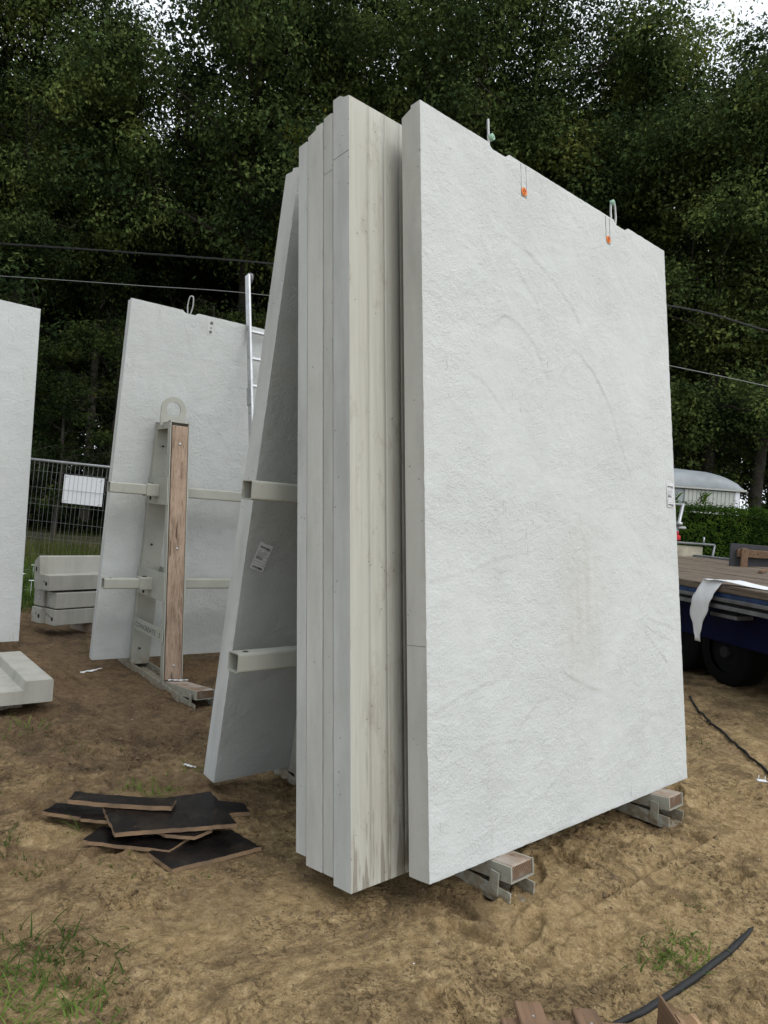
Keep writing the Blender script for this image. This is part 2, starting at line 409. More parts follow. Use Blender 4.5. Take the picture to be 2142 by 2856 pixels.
MT = dict(
    trowel=m_trowel(), trowel_shaded=m_trowel('trowelled_concrete_shaded', tone=.74), trowel_st=m_trowel('trowelled_concrete_stained', True), smooth=m_smooth('mould_concrete', (0.575, 0.592, 0.582)),  # darker trowel copy: shade on the lone panel's inner face put into colour
    smooth_warm=m_smooth('mould_concrete_warm', (0.525, 0.53, 0.505)),
    weather=m_smooth('weathered_concrete', (0.41, 0.40, 0.355)),
    pale=m_smooth('pale_concrete', (0.60, 0.605, 0.575)),
    board=m_board(), rack=m_paint('rack_paint', (0.375, 0.378, 0.33), (0.56, 0.55, 0.51), 0.5),
    rackdark=m_plain('bolt_black', (0.03, 0.028, 0.026), 0.5, 0.3),
    timber=m_wood('rack_timber', (0.37, 0.275, 0.205), (0.185, 0.125, 0.085), (1, 1, 0.04), contrast=.75),
    timber_x=m_wood('bearer_timber', (0.26, 0.18, 0.12), (0.12, 0.075, 0.05), (0.06, 1, 1), grey=(0.38, 0.34, 0.30)),
    oldwood=m_wood('pallet_wood', (0.20, 0.125, 0.078), (0.075, 0.045, 0.028), (1, 0.06, 1), contrast=1.3),
    oldwood_x=m_wood('frame_wood', (0.17, 0.105, 0.062), (0.065, 0.04, 0.025), (0.06, 1, 1)),
    endgrain=m_endgrain(),
    deckwood=m_wood('deck_wood', (0.165, 0.130, 0.098), (0.075, 0.060, 0.047), (0.03, 1, 1), knots=False),
    steel=m_plain('galvanised_steel', (0.42, 0.43, 0.44), 0.45, 0.7),
    wire=m_plain('wire_steel', (0.22, 0.23, 0.23), 0.5, 0.5),
    alu=m_plain('aluminium', (0.50, 0.51, 0.52), 0.4, 0.6),
    rope=m_plain('wire_rope', (0.45, 0.46, 0.45), 0.5, 0.4),
    green=m_plain('green_ferrule', (0.30, 0.48, 0.37), 0.5),
    orange=m_plain('orange_plastic', (0.80, 0.22, 0.02), 0.5),
    orange_dark=m_plain('orange_print', (0.40, 0.07, 0.01), 0.6),
    paper=m_plain('sticker_paper', (0.62, 0.63, 0.64), 0.6, var=0.03),
    ink=m_plain('ink', (0.02, 0.02, 0.022), 0.7, var=0.1),
    hole=m_plain('hole_black', (0.015, 0.015, 0.015), 0.9),
    seam=m_plain('seam_grey', (0.17, 0.165, 0.15), 0.9, var=.3, scale=40),
    film=m_film(), ply=m_ply(),
    ground=m_ground(),
    blue=m_plain('trailer_blue', (0.003, 0.005, 0.034), 0.6, spec=.12, var=.3, scale=5),
    bluerail=m_plain('trailer_blue_rail', (0.018, 0.045, 0.12), 0.55, var=.4, scale=7),
    greyrail=m_plain('trailer_grey_rail', (0.16, 0.165, 0.17), 0.6, 0.2, var=.35, scale=6),
    tyre=m_plain('tyre_rubber', (0.006, 0.006, 0.006), 0.85, spec=.08, bump=.3),
    rim=m_plain('rim_steel', (0.006, 0.006, 0.007), 0.7, 0.0, spec=.1),
    black=m_plain('black_hose', (0.010, 0.010, 0.011), 0.55, bump=.3),
    sheet=m_plain('white_foil', (0.78, 0.79, 0.80), 0.5, var=.04),
    signwhite=m_plain('sign_white', (0.82, 0.84, 0.87), 0.45, var=.02),
    caravan=m_plain('caravan_cream', (0.47, 0.48, 0.435), 0.55, var=.05),
    caravan_grey=m_plain('caravan_grey', (0.33, 0.36, 0.36), 0.55, var=.05),
    roof=m_plain('caravan_roof', (0.26, 0.285, 0.30), 0.55, var=.18, scale=2.5, bump=.4),
    darkboard=m_plain('dark_board', (0.045, 0.045, 0.05), 0.7),
    red=m_plain('red_plastic', (0.55, 0.03, 0.04), 0.45),
    plypale=m_plain('pale_board', (0.42, 0.385, 0.30), 0.75, var=.3, scale=5),
    card=m_plain('brown_paper', (0.42, 0.28, 0.165), 0.85, var=.12, scale=8),
    scrap=m_plain('white_scrap', (0.62, 0.63, 0.64), 0.6),
    bark=m_plain('bark', (0.032, 0.027, 0.021), 0.95, var=.45, scale=5, bump=.8),
    bark2=m_plain('bark_light', (0.055, 0.049, 0.038), 0.95, var=.45, scale=4, bump=.8),
    leaf=m_leaf('oak_leaves', [(0.028, 0.047, 0.020), (0.066, 0.100, 0.036), (0.118, 0.162, 0.052), (0.18, 0.22, 0.064), (0.235, 0.24, 0.07)]),
    leaf_shaded=m_leaf('shaded_oak_leaves', [(0.016, 0.028, 0.015), (0.034, 0.053, 0.027), (0.062, 0.086, 0.042)], 0.2),  # oak leaves in darker tones, the wood's gloom put into their colour
    leaf_young=m_leaf('young_oak_leaves', [(0.018, 0.030, 0.011), (0.040, 0.060, 0.018), (0.080, 0.096, 0.028), (0.14, 0.13, 0.036)], clump=1.0),
    leaf_yellow=m_leaf('yellowing_leaves', [(0.05, 0.065, 0.014), (0.11, 0.115, 0.024), (0.21, 0.17, 0.035), (0.30, 0.20, 0.04)], clump=.8),
    hedge=m_leaf('hedge_leaves', [(0.030, 0.062, 0.012), (0.070, 0.125, 0.020), (0.135, 0.20, 0.034), (0.19, 0.25, 0.05)], 0.15, clump=2.5),
    grass=m_leaf('grass_blades', [(0.045, 0.078, 0.018), (0.095, 0.155, 0.034), (0.17, 0.235, 0.055), (0.23, 0.25, 0.08)], 0.25, clump=1.0),
    drygrass=m_leaf('dry_grass', [(0.06, 0.07, 0.022), (0.14, 0.135, 0.05), (0.25, 0.21, 0.10)], 0.25),
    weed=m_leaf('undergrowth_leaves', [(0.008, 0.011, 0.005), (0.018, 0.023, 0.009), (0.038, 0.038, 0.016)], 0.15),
    path=m_plain('gravel_path', (0.13, 0.115, 0.095), 0.95, var=.35, scale=2.0, bump=.4),
    clod=m_plain('soil_clod', (0.15, 0.105, 0.06), 0.97, var=.3, scale=30, bump=.6),
)

# ------------------------------------------------------------------ helpers: meshes
class MB:
    def __init__(self):
        self.v = []; self.f = []; self.m = []; self.s = []
    def add(self, verts, faces, mi=0, smooth=False, mat=None):
        o = len(self.v)
        if mat is not None: verts = [tuple(mat @ Vector(q)) for q in verts]
        self.v += [tuple(q) for q in verts]
        for fc in faces:
            self.f.append(tuple(i + o for i in fc)); self.m.append(mi); self.s.append(smooth)
        return self
    def box(self, x0, x1, y0, y1, z0, z1, mi=0, mat=None):
        v = [(x, y, z) for z in (z0, z1) for y in (y0, y1) for x in (x0, x1)]
        return self.add(v, [(0, 2, 3, 1), (4, 5, 7, 6), (0, 1, 5, 4), (2, 6, 7, 3), (0, 4, 6, 2), (1, 3, 7, 5)], mi, False, mat)
    def bbox(self, x0, x1, y0, y1, z0, z1, b=0.004, mi=0, mat=None):
        """box with chamfered edges"""
        xs, ys, zs = (x0, x1), (y0, y1), (z0, z1)
        b = min(b, (x1 - x0) * .45, (y1 - y0) * .45, (z1 - z0) * .45)
        V = {}; v = []
        for i in range(2):
            for j in range(2):
                for k in range(2):
                    sx, sy, sz = (1 - 2 * i) * b, (1 - 2 * j) * b, (1 - 2 * k) * b
                    for a in range(3):
                        q = [xs[i], ys[j], zs[k]]
                        if a != 0: q[0] += sx
                        if a != 1: q[1] += sy
                        if a != 2: q[2] += sz
                        V[i, j, k, a] = len(v); v.append(tuple(q))
        f = []
        for i in range(2):
            q = [V[i, 0, 0, 0], V[i, 1, 0, 0], V[i, 1, 1, 0], V[i, 0, 1, 0]]; f.append(q if i else q[::-1])
            q = [V[0, i, 0, 1], V[1, i, 0, 1], V[1, i, 1, 1], V[0, i, 1, 1]]; f.append(q[::-1] if i else q)
            q = [V[0, 0, i, 2], V[1, 0, i, 2], V[1, 1, i, 2], V[0, 1, i, 2]]; f.append(q if i else q[::-1])
        for j in range(2):
            for k in range(2):
                q = [V[0, j, k, 1], V[1, j, k, 1], V[1, j, k, 2], V[0, j, k, 2]]; f.append(q if (j + k) % 2 else q[::-1])
                q = [V[j, 0, k, 2], V[j, 1, k, 2], V[j, 1, k, 0], V[j, 0, k, 0]]; f.append(q if (j + k) % 2 else q[::-1])
                q = [V[j, k, 0, 0], V[j, k, 1, 0], V[j, k, 1, 1], V[j, k, 0, 1]]; f.append(q if (j + k) % 2 else q[::-1])
        for i in range(2):
            for j in range(2):
                for k in range(2):
                    q = [V[i, j, k, 0], V[i, j, k, 1], V[i, j, k, 2]]; f.append(q if (i + j + k) % 2 else q[::-1])
        return self.add(v, f, mi, False, mat)
    def prism(self, prof, axis, a0, a1, mi=0, mat=None, smooth=False):
        """extrude 2D polygon prof along axis ('x','y','z') from a0 to a1"""
        n = len(prof)
        def P(p, a):
            return {'x': (a, p[0], p[1]), 'y': (p[0], a, p[1]), 'z': (p[0], p[1], a)}[axis]
        v = [P(p, a0) for p in prof] + [P(p, a1) for p in prof]
        f = [tuple(range(n - 1, -1, -1)), tuple(range(n, 2 * n))]
        self.add(v, f, mi, False, mat)
        o = len(self.v) - 2 * n
        for i in range(n):
            j = (i + 1) % n
            self.f.append((o + i, o + j, o + n + j, o + n + i)); self.m.append(mi); self.s.append(smooth)
        return self
    def tube(self, path, rad, n=8, mi=0, cap=True, flat=1.0, mat=None):
        path = [Vector(p) for p in path]
        rads = rad if isinstance(rad, (list, tuple)) else [rad] * len(path)
        v = []; f = []
        up = Vector((0, 0, 1))
        prev = None
        for i, p in enumerate(path):
            t = (path[min(i + 1, len(path) - 1)] - path[max(i - 1, 0)]).normalized()
            if prev is None:
                a = t.cross(up) if abs(t.z) < .95 else t.cross(Vector((1, 0, 0)))
            else:
                a = prev - t * prev.dot(t)
            a.normalize(); prev = a
            b = t.cross(a)
            for k in range(n):
                an = 2 * math.pi * k / n
                v.append(tuple(p + a * math.cos(an) * rads[i] + b * math.sin(an) * rads[i] * flat))
        for i in range(len(path) - 1):
            for k in range(n):
                k2 = (k + 1) % n
                f.append((i * n + k, i * n + k2, (i + 1) * n + k2, (i + 1) * n + k))
        self.add(v, f, mi, True, mat)
        if cap:
            o = len(self.v) - len(v)
            self.f.append(tuple(o + k for k in range(n - 1, -1, -1))); self.m.append(mi); self.s.append(False)
            self.f.append(tuple(o + (len(path) - 1) * n + k for k in range(n))); self.m.append(mi); self.s.append(False)
        return self
    def disc(self, c, axis, r, h, n=20, mi=0):
        c = Vector(c); a = Vector(axis).normalized()
        return self.tube([c - a * h / 2, c + a * h / 2], r, n, mi)
    def build(self, name, mats, parent=None, loc=None):
        me = bpy.data.meshes.new(name)
        me.from_pydata(self.v, [], self.f)
        mats = mats if isinstance(mats, (list, tuple)) else [mats]
        for q in mats: me.materials.append(MT[q] if isinstance(q, str) else q)
        me.polygons.foreach_set('material_index', self.m)
        me.polygons.foreach_set('use_smooth', self.s)
        me.update()
        o = bpy.data.objects.new(name, me)
        COL.objects.link(o)
        if parent is not None: o.parent = parent
        if loc is not None: o.location = loc
        return o

def fast_mesh(name, verts, faces, mats, mi=None, smooth=False):
    """numpy verts (n,3), faces (m,k) -> mesh datablock"""
    verts = np.ascontiguousarray(verts, np.float32); faces = np.ascontiguousarray(faces, np.int32)
    me = bpy.data.meshes.new(name)
    k = faces.shape[1]
    me.vertices.add(len(verts)); me.vertices.foreach_set('co', verts.ravel())
    me.loops.add(faces.size); me.loops.foreach_set('vertex_index', faces.ravel())
    me.polygons.add(len(faces))
    me.polygons.foreach_set('loop_start', np.arange(0, faces.size, k, dtype=np.int32))
    if mi is not None: me.polygons.foreach_set('material_index', np.asarray(mi, np.int32))
    me.polygons.foreach_set('use_smooth', np.full(len(faces), smooth))
    for q in (mats if isinstance(mats, (list, tuple)) else [mats]): me.materials.append(MT[q])
    me.update(calc_edges=True)
    return me

def link(name, me, parent=None):
    o = bpy.data.objects.new(name, me); COL.objects.link(o)
    if parent is not None: o.parent = parent
    return o

def tag(o, label=None, cat=None, group=None, kind=None):
    if label: o['label'] = label
    if cat: o['category'] = cat
    if group: o['group'] = group
    if kind: o['kind'] = kind
    return o

def empty(name, mat=None):
    o = bpy.data.objects.new(name, None); COL.objects.link(o)
    o.empty_display_size = 0.2
    if mat is not None: o.matrix_basis = mat
    return o

def copy_tree(o, parent=None):
    c = o.copy(); COL.objects.link(c)
    if parent is not None: c.parent = parent
    for ch in list(o.children): copy_tree(ch, c)
    return c

def frame(loc, rx=0.0, ry=0.0, rz=0.0):
    return Matrix.Translation(loc) @ Matrix.Rotation(rz, 4, 'Z') @ Matrix.Rotation(ry, 4, 'Y') @ Matrix.Rotation(rx, 4, 'X')

FH = Vector((F.x, F.y, 0)).normalized(); RH = Vector((-FH.y, FH.x, 0)) * -1
def at(depth, lat, z=0.0):
    """a place on the site: so many metres ahead of the yard gate and so many to the right"""
    p = Vector((CAM.x, CAM.y, 0)) + FH * depth + RH * lat
    return Vector((p.x, p.y, z))

LEAN = 0.1205
CA, SA = math.cos(LEAN), math.sin(LEAN)

# ------------------------------------------------------------------ ground
def ground_h(x, y):
    x = np.asarray(x, float); y = np.asarray(y, float)
    dep = (x - CAM.x) * FH.x + (y - CAM.y) * FH.y
    h = -0.035 * sstep(-1.2, -3.0, x) + 0.006
    near = sstep(14, 8, np.hypot(x - 1, y))
    # pressed flat: under the ends of the stack and along the dragged line
    pr = sstep(-.15, .15, x) * sstep(1.45, 1.2, x) * sstep(-1.0, -.75, y) * sstep(.25, .0, y)
    hm_ = sstep(.14, .05, np.abs(x - 1.85)) * sstep(-.5, -.2, y) * sstep(1.1, .9, y)
    lm_ = sstep(.16, .06, np.abs(x - 1.335)) * sstep(.2, .45, y) * sstep(1.95, 1.65, y)
    near = near * (1 - .8 * np.maximum(np.maximum(pr, lm_), hm_)) * 1.12
    h = h + near * (0.016 * fbm(x * 0.9, y * 0.9, 3, 3) + 0.012 * fbm(x * 3.1, y * 3.1, 9, 4, gain=.55) + 0.0075 * fbm(x * 13, y * 13, 21, 3) * (.4 + sstep(-.3, .5, fbm(x * 1.7, y * 1.7, 25, 2))))
    # scuffed crusts: sharp-edged ridges in patches
    rd = 1 - np.abs(fbm(x * 4.2, y * 4.2, 41, 4))
    h = h + near * 0.019 * np.clip(rd - 0.72, 0, 1) / 0.28 * sstep(-0.1, 0.4, fbm(x * 1.1, y * 1.1, 52, 2))
    st = fbm(x * 2.2 + 3, y * 5.0, 61, 4)
    h = h + near * 0.014 * (np.floor(st * 4) / 4 + sstep(.8, 1.0, st * 4 - np.floor(st * 4)) / 4)
    # torn crust: narrow crevices and lifted flakes in patches
    cv_ = np.abs(fbm(x * 5.5, y * 5.5 + 7, 141, 4)); pa = sstep(.05, .45, fbm(x * 1.3 + 5, y * 1.3, 152, 3))
    h = h - near * pa * 0.020 * sstep(.055, .0, cv_) + near * pa * .010 * sstep(.05, .16, cv_) * sstep(.35, .16, cv_)
    # dragged line beside the rack
    ln = np.exp(-((x - 1.335 - 0.006 * np.sin(y * 9)) / 0.018) ** 2) * sstep(.3, .5, y) * sstep(1.85, 1.6, y)
    h = h - 0.034 * ln + 0.014 * np.exp(-((x - 1.375) / 0.02) ** 2) * sstep(.3, .5, y) * sstep(1.85, 1.6, y)
    # foot prints
    for (fx, fy, fa) in FEET:
        c, s = math.cos(fa), math.sin(fa)
        u = (x - fx) * c + (y - fy) * s; v = -(x - fx) * s + (y - fy) * c
        r = np.sqrt((u / .135) ** 2 + (v / .05) ** 2)
        h = h - 0.026 * sstep(1.0, .75, r) + 0.012 * np.exp(-((r - 1.12) / .16) ** 2)
    h = h + sstep(9, 16, dep) * 0.10 * fbm(x * .35, y * .35, 70, 2)
    return h

FEET = [(random.uniform(-.6, 2.2), random.uniform(-1.7, 2.6), random.uniform(0, 6.28)) for _ in range(34)]
FEET += [(random.uniform(-2.6, .2), random.uniform(-1.2, .4), random.uniform(0, 6.28)) for _ in range(14)]

def graded(lo, hi, step, far):
    mid = list(np.arange(lo, hi, step)); up = []; q, s = hi, step
    while q < far: s *= 1.055; q += s; up.append(q)
    dn = []; q, s = lo, step
    while q > -far: s *= 1.055; q -= s; dn.append(q)
    return np.array(dn[::-1] + mid + [hi] + up)

gx = graded(-0.6, 2.25, 0.0105, 260); gy = graded(-1.75, 2.2, 0.0105, 260)
GX, GY = np.meshgrid(gx, gy)
GZ = ground_h(GX.ravel(), GY.ravel())
nx, ny = len(gx), len(gy)
idx = np.arange(nx * ny).reshape(ny, nx)
quads = np.stack([idx[:-1, :-1], idx[:-1, 1:], idx[1:, 1:], idx[1:, :-1]], -1).reshape(-1, 4)
go = link('ground', fast_mesh('ground', np.stack([GX.ravel(), GY.ravel(), GZ], -1), quads, 'ground', smooth=True))
tag(go, 'trampled yellow sand and brown soil of the yard', 'ground', kind='structure')
gh = lambda x, y: float(ground_h(np.array([x]), np.array([y]))[0])

# gravel path beyond the fence
pb = MB()
n = 60
for i in range(n + 1):
    lat = -26 + 40 * i / n
    for k, dpt in enumerate((19.6, 21.5, 24, 26.5)):
        q = at(dpt + 0.35 * math.sin(lat * .7 + k), lat); pb.v.append((q.x, q.y, gh(q.x, q.y) + 0.02 + (0.06 if k in (1, 2) else -0.05)))
for i in range(n):
    for k in range(3):
        a = i * 4 + k; pb.f.append((a, a + 4, a + 5, a + 1)); pb.m.append(0); pb.s.append(True)
tag(pb.build('path', 'path'), 'brown gravel track running past behind the fence', 'path', kind='structure')

# ------------------------------------------------------------------ concrete panels
def lobes(y, z, spec):
    """trowel marks: each spec is (points, amp); the surface steps down on the left of the line and heals over a hand's width"""
    h = np.zeros_like(y)
    wy = y + 0.010 * fbm(y * 7, z * 7, 201, 2); wz = z + 0.010 * fbm(y * 7, z * 7, 202, 2)
    for (pts, amp) in spec:
        best = np.full(y.shape, 9.0); sgn = np.zeros(y.shape); tt = np.zeros(y.shape); n_ = len(pts) - 1
        for i in range(n_):
            (ay, az), (by, bz) = pts[i], pts[i + 1]
            ey, ez = by - ay, bz - az; L2 = ey * ey + ez * ez
            t = np.clip(((wy - ay) * ey + (wz - az) * ez) / L2, 0, 1)
            d = np.hypot(wy - ay - t * ey, wz - az - t * ez)
            cr = ey * (wz - az) - ez * (wy - ay)
            k = d < best
            best = np.where(k, d, best); sgn = np.where(k, np.sign(cr), sgn); tt = np.where(k, (i + t) / n_, tt)
        w = .85 * sstep(0, .2, tt) * sstep(1, .8, tt) * (.55 + .6 * np.clip(fbm(y * 3, z * 3, 210, 2) + .4, 0, 1))
        sd = best * sgn
        h += w * amp * (.8 * np.exp(-np.maximum(sd, 0) / .022) * (sd > 0) - 1.0 * np.exp(-np.maximum(-sd, 0) / .035) * (sd <= 0)) * sstep(0, .006, np.abs(sd) + .003)
    return h

def panel(name, mat4, x0, x1, y0, y1, zb, rings, res, seed, spec=(), recess=(), front='trowel', sides='smooth', amp=1.0, grooves=(), chip=1.0):
    """slab leaning in the frame mat4; x1 is the +x face. rings: (x, top z) from the front face to the back"""
    xm, ym = (x0 + x1) / 2, (y0 + y1) / 2
    zt = rings[0][1]
    nY = max(2, int((y1 - y0) / res)); nZ = max(2, int((zt - zb) / res))
    ys = np.linspace(y0, y1, nY + 1)
    for gy_ in grooves:                       # put grid lines next to every board joint
        ys = np.concatenate([ys, [gy_ - .004, gy_ - .0022, gy_ + .0022, gy_ + .004]])
    ys = np.unique(np.round(ys, 5)); ts = np.linspace(0, 1, nZ + 1)
    nY = len(ys) - 1
    Y, T = np.meshgrid(ys, ts)
    def rec(y):
        d = np.zeros_like(y)
        for (a, b, dep) in recess:
            d = np.maximum(d, dep * sstep(a - .012, a + .02, y) * sstep(b + .012, b - .02, y))
        return d
    Z = zb + T * (zt - rec(Y) - zb)
    D = np.zeros_like(Y)
    if front.startswith('trowel'):
        D = amp * (0.0022 * fbm(Y * 2.3, Z * 2.3, seed, 3) + 0.0016 * fbm(Y * 9, Z * 11, seed + 5, 3)) + lobes(Y, Z, spec)
    for gy_ in grooves:
        D -= 0.007 * (np.abs(Y - gy_) < .003)
    edge = np.minimum(np.minimum(Y - y0, y1 - Y), np.minimum(Z - zb, (zt - rec(Y)) - Z))
    rough_e = chip * (0.0022 * np.clip(fbm(Y * 13, Z * 13, seed + 9, 3) + .1, 0, 2) + 0.0008)
    X = x1 + D * sstep(0, .03, edge) - rough_e * sstep(.006, 0, edge)
    sq = chip * 0.0022 * fbm(Y * 11 + 3, Z * 11, seed + 31, 3) * sstep(.004, 0, edge)
    Yd = Y - np.sign(Y - ym) * np.abs(sq) * (np.minimum(Y - y0, y1 - Y) < .001)
    Zd = Z + np.abs(sq) * np.where(Z - zb < .001, 1, np.where(zt - rec(Y) - Z < .001, -1, 0))
    V = [np.stack([X.ravel(), Yd.ravel(), Zd.ravel()], -1)]
    idx = np.arange((nY + 1) * (nZ + 1)).reshape(nZ + 1, nY + 1)
    q = np.stack([idx[:-1, :-1], idx[:-1, 1:], idx[1:, 1:], idx[1:, :-1]], -1).reshape(-1, 4)
    F_ = [q]; MI = [np.zeros(len(q), int)]; SM = [np.ones(len(q), bool)]
    per = np.concatenate([idx[0, :-1], idx[:-1, -1], idx[-1, :0:-1], idx[:0:-1, 0]])
    py, pt = Y.ravel()[per], T.ravel()[per]
    V.append(V[0][per]); prev = np.arange(idx.size, idx.size + len(per)); off = idx.size + len(per)
    for (rx, rz_) in rings[1:]:
        zz = zb + pt * (rz_ - rec(py) - zb)
        V.append(np.stack([np.full(len(per), rx), py, zz], -1))
        cur = np.arange(off, off + len(per)); off += len(per)
        nx_ = np.roll(np.arange(len(per)), -1)
        f = np.stack([prev, cur, cur[nx_], prev[nx_]], -1)
        F_.append(f); MI.append(np.ones(len(f), int)); SM.append(np.zeros(len(f), bool)); prev = cur
    # back face as strips between left and right columns
    bot = prev[:nY + 1]; right = prev[nY:nY + nZ + 1]; top = prev[nY + nZ:2 * nY + nZ + 1][::-1]
    bk = [(bot[i + 1], bot[i], top[i], top[i + 1]) for i in range(nY)]
    F_.append(np.array(bk)); MI.append(np.ones(len(bk), int)); SM.append(np.zeros(len(bk), bool))
    V = np.concatenate(V) - np.array([xm, ym, zb]); F_ = np.concatenate(F_)
    me = fast_mesh(name, V, F_, [front, sides], np.concatenate(MI))
    me.polygons.foreach_set('use_smooth', np.concatenate(SM))
    o = link(name, me)
    o.matrix_basis = mat4 @ Matrix.Translation((xm, ym, zb))
    o['_o'] = (xm, ym, zb)
    return o

def loc_of(o): return Vector(o['_o'])

def lifting_loop(parent, x, y, z, h=0.17, w=0.05, twist=0.0, ferrule='foot', lean=0.0):
    c = loc_of(parent)
    b = MB(); pts = []
    n = 22
    for i in range(n + 1):
        t = i / n
        a = math.pi * t
        k = math.sin(a)
        hh = h * (1 - abs(2 * t - 1) ** 2.4)
        s = (-1 if t < .5 else 1) * w / 2 * (abs(math.cos(a)) ** .6) * (0.35 + .65 * min(1, hh / (h * .45)))
        pts.append((x - c.x + s * math.sin(twist) + lean * hh, y - c.y + s * math.cos(twist), z - c.z - .012 + hh))
    b.tube(pts, 0.006, 6)
    # twisted strands
    for st in range(3):
        sp = []
        for i in range(n * 3 + 1):
            t = i / (n * 3); j = min(n - 1, int(t * n)); u = t * n - j
            p = Vector(pts[j]).lerp(Vector(pts[j + 1]), u)
            an = t * 60 + st * 2.094
            sp.append(p + Vector((math.cos(an), math.sin(an) * .7, math.sin(an) * .7)) * 0.0036)
        b.tube(sp, 0.0038, 4, cap=False)
    lo = b.build('lifting_loop', 'rope', parent)
    fb = MB()
    q = Vector(pts[2]) if ferrule == 'foot' else Vector(pts[n // 2])
    if ferrule == 'foot': q = Vector((q.x + .008, q.y + .012, q.z + .01))
    else: q = q + Vector((0.005, -0.012, -0.012))
    if ferrule:
        fb.disc(q, (1, .2, .1), 0.016, 0.022, 14)
        fb.disc(q + Vector((.012, .002, .001)), (1, .2, .1), 0.007, 0.004, 10)
        fb.build('ferrule', 'green', lo)
    return lo

def text_mesh(body, size, bold=0.0):
    cu = bpy.data.curves.new('t', 'FONT'); cu.body = body; cu.size = size; cu.offset = bold; cu.resolution_u = 2
    ob = bpy.data.objects.new('t', cu); COL.objects.link(ob)
    bpy.context.view_layer.update()
    me = bpy.data.meshes.new_from_object(ob.evaluated_get(bpy.context.evaluated_depsgraph_get()))
    bpy.data.objects.remove(ob)
    vs_ = [tuple(v.co) for v in me.vertices]; fs = [tuple(p.vertices) for p in me.polygons]
    bpy.data.meshes.remove(me)
    return vs_, fs

def put_text(b, body, size, u, v, wmax=None, bold=0.0, mi=0):
    vs_, fs = text_mesh(body, size, bold)
    if not vs_: return
    w = max(q[0] for q in vs_) - min(q[0] for q in vs_)
    k = wmax / w if wmax else 1.0
    x0 = min(q[0] for q in vs_)
    b.add([((q[0] - x0) * k + u, q[1] + v, 0.0) for q in vs_], fs, mi)

def sticker(parent, x, y, z, ang, w=0.086, h=0.15, code='GP0.3/6', name='label_sticker'):
    """printed paper label; u along +y, v along +z, facing +x"""
    c = loc_of(parent)
    ca_, sa_ = math.cos(ang), math.sin(ang)
    Ms = Matrix(((0, 0, 1, x - c.x), (ca_, -sa_, 0, y - c.y), (sa_, ca_, 0, z - c.z), (0, 0, 0, 1)))
    b = MB(); nu, nv = 6, 9
    vv = []
    for j in range(nv + 1):
        for i in range(nu + 1):
            u, v = (i / nu - .5) * w, (j / nv - .5) * h
            if j == nv and i in (2, 3): v -= 0.004
            vv.append((u, v, 0.0016 + 0.0007 * math.sin(u * 70 + v * 40)))
    ff = [(j * (nu + 1) + i, j * (nu + 1) + i + 1, (j + 1) * (nu + 1) + i + 1, (j + 1) * (nu + 1) + i) for j in range(nv) for i in range(nu)]
    b.add(vv, ff, 0, True, Ms)
    s = b.build(name, 'paper', parent)
    t = MB()
    put_text(t, 'concreate', 0.017, -w * .40, h * .5 - .028, w * .78, 0.0005)
    put_text(t, 'concreate', 0.017, -w * .40, -h * .5 + .011, w * .78, 0.0005)
    def bar(u0, u1, v0, v1): t.add([(u0, v0, 0), (u1, v0, 0), (u1, v1, 0), (u0, v1, 0)], [(0, 1, 2, 3)])
    for vb in (h * .5 - .034, -h * .5 + .006):
        bar(-w * .40, w * .1, vb, vb + .0007); bar(w * .1, w * .38, vb, vb + .002)
    yy = h * .5 - .047
    for ln, s2 in (('Element      100-123', .6), ('Datum  16-02 gewicht kg', .72), ('Betonsoort  C35/45', .62), ('Maat  320 x 220', .5)):
        put_text(t, ln, 0.0062, -w * .40, yy, w * s2); yy -= .0072
    b0 = yy + .003
    for k in range(4): bar(-w * .42, w * .42, b0 - k * .0145 - (.004 if k else 0), b0 - k * .0145 + .0011 - (.004 if k else 0))
    bar(-w * .42, -w * .41, b0 - .047, b0); bar(w * .41, w * .42, b0 - .047, b0)
    put_text(t, code, 0.0155, -w * .39, b0 - .0155, w * .5, 0.0004)
    t.v = [tuple(Ms @ Vector((q[0], q[1], 0.0032))) for q in t.v]
    t.build('printed_text', 'ink', s)
    return s

RM = Matrix.Rotation(-LEAN, 4, 'Y')     # right-hand side of a rack: tops lean to -x
LM = Matrix.Rotation(LEAN, 4, 'Y')
PG = 'precast concrete wall panels'

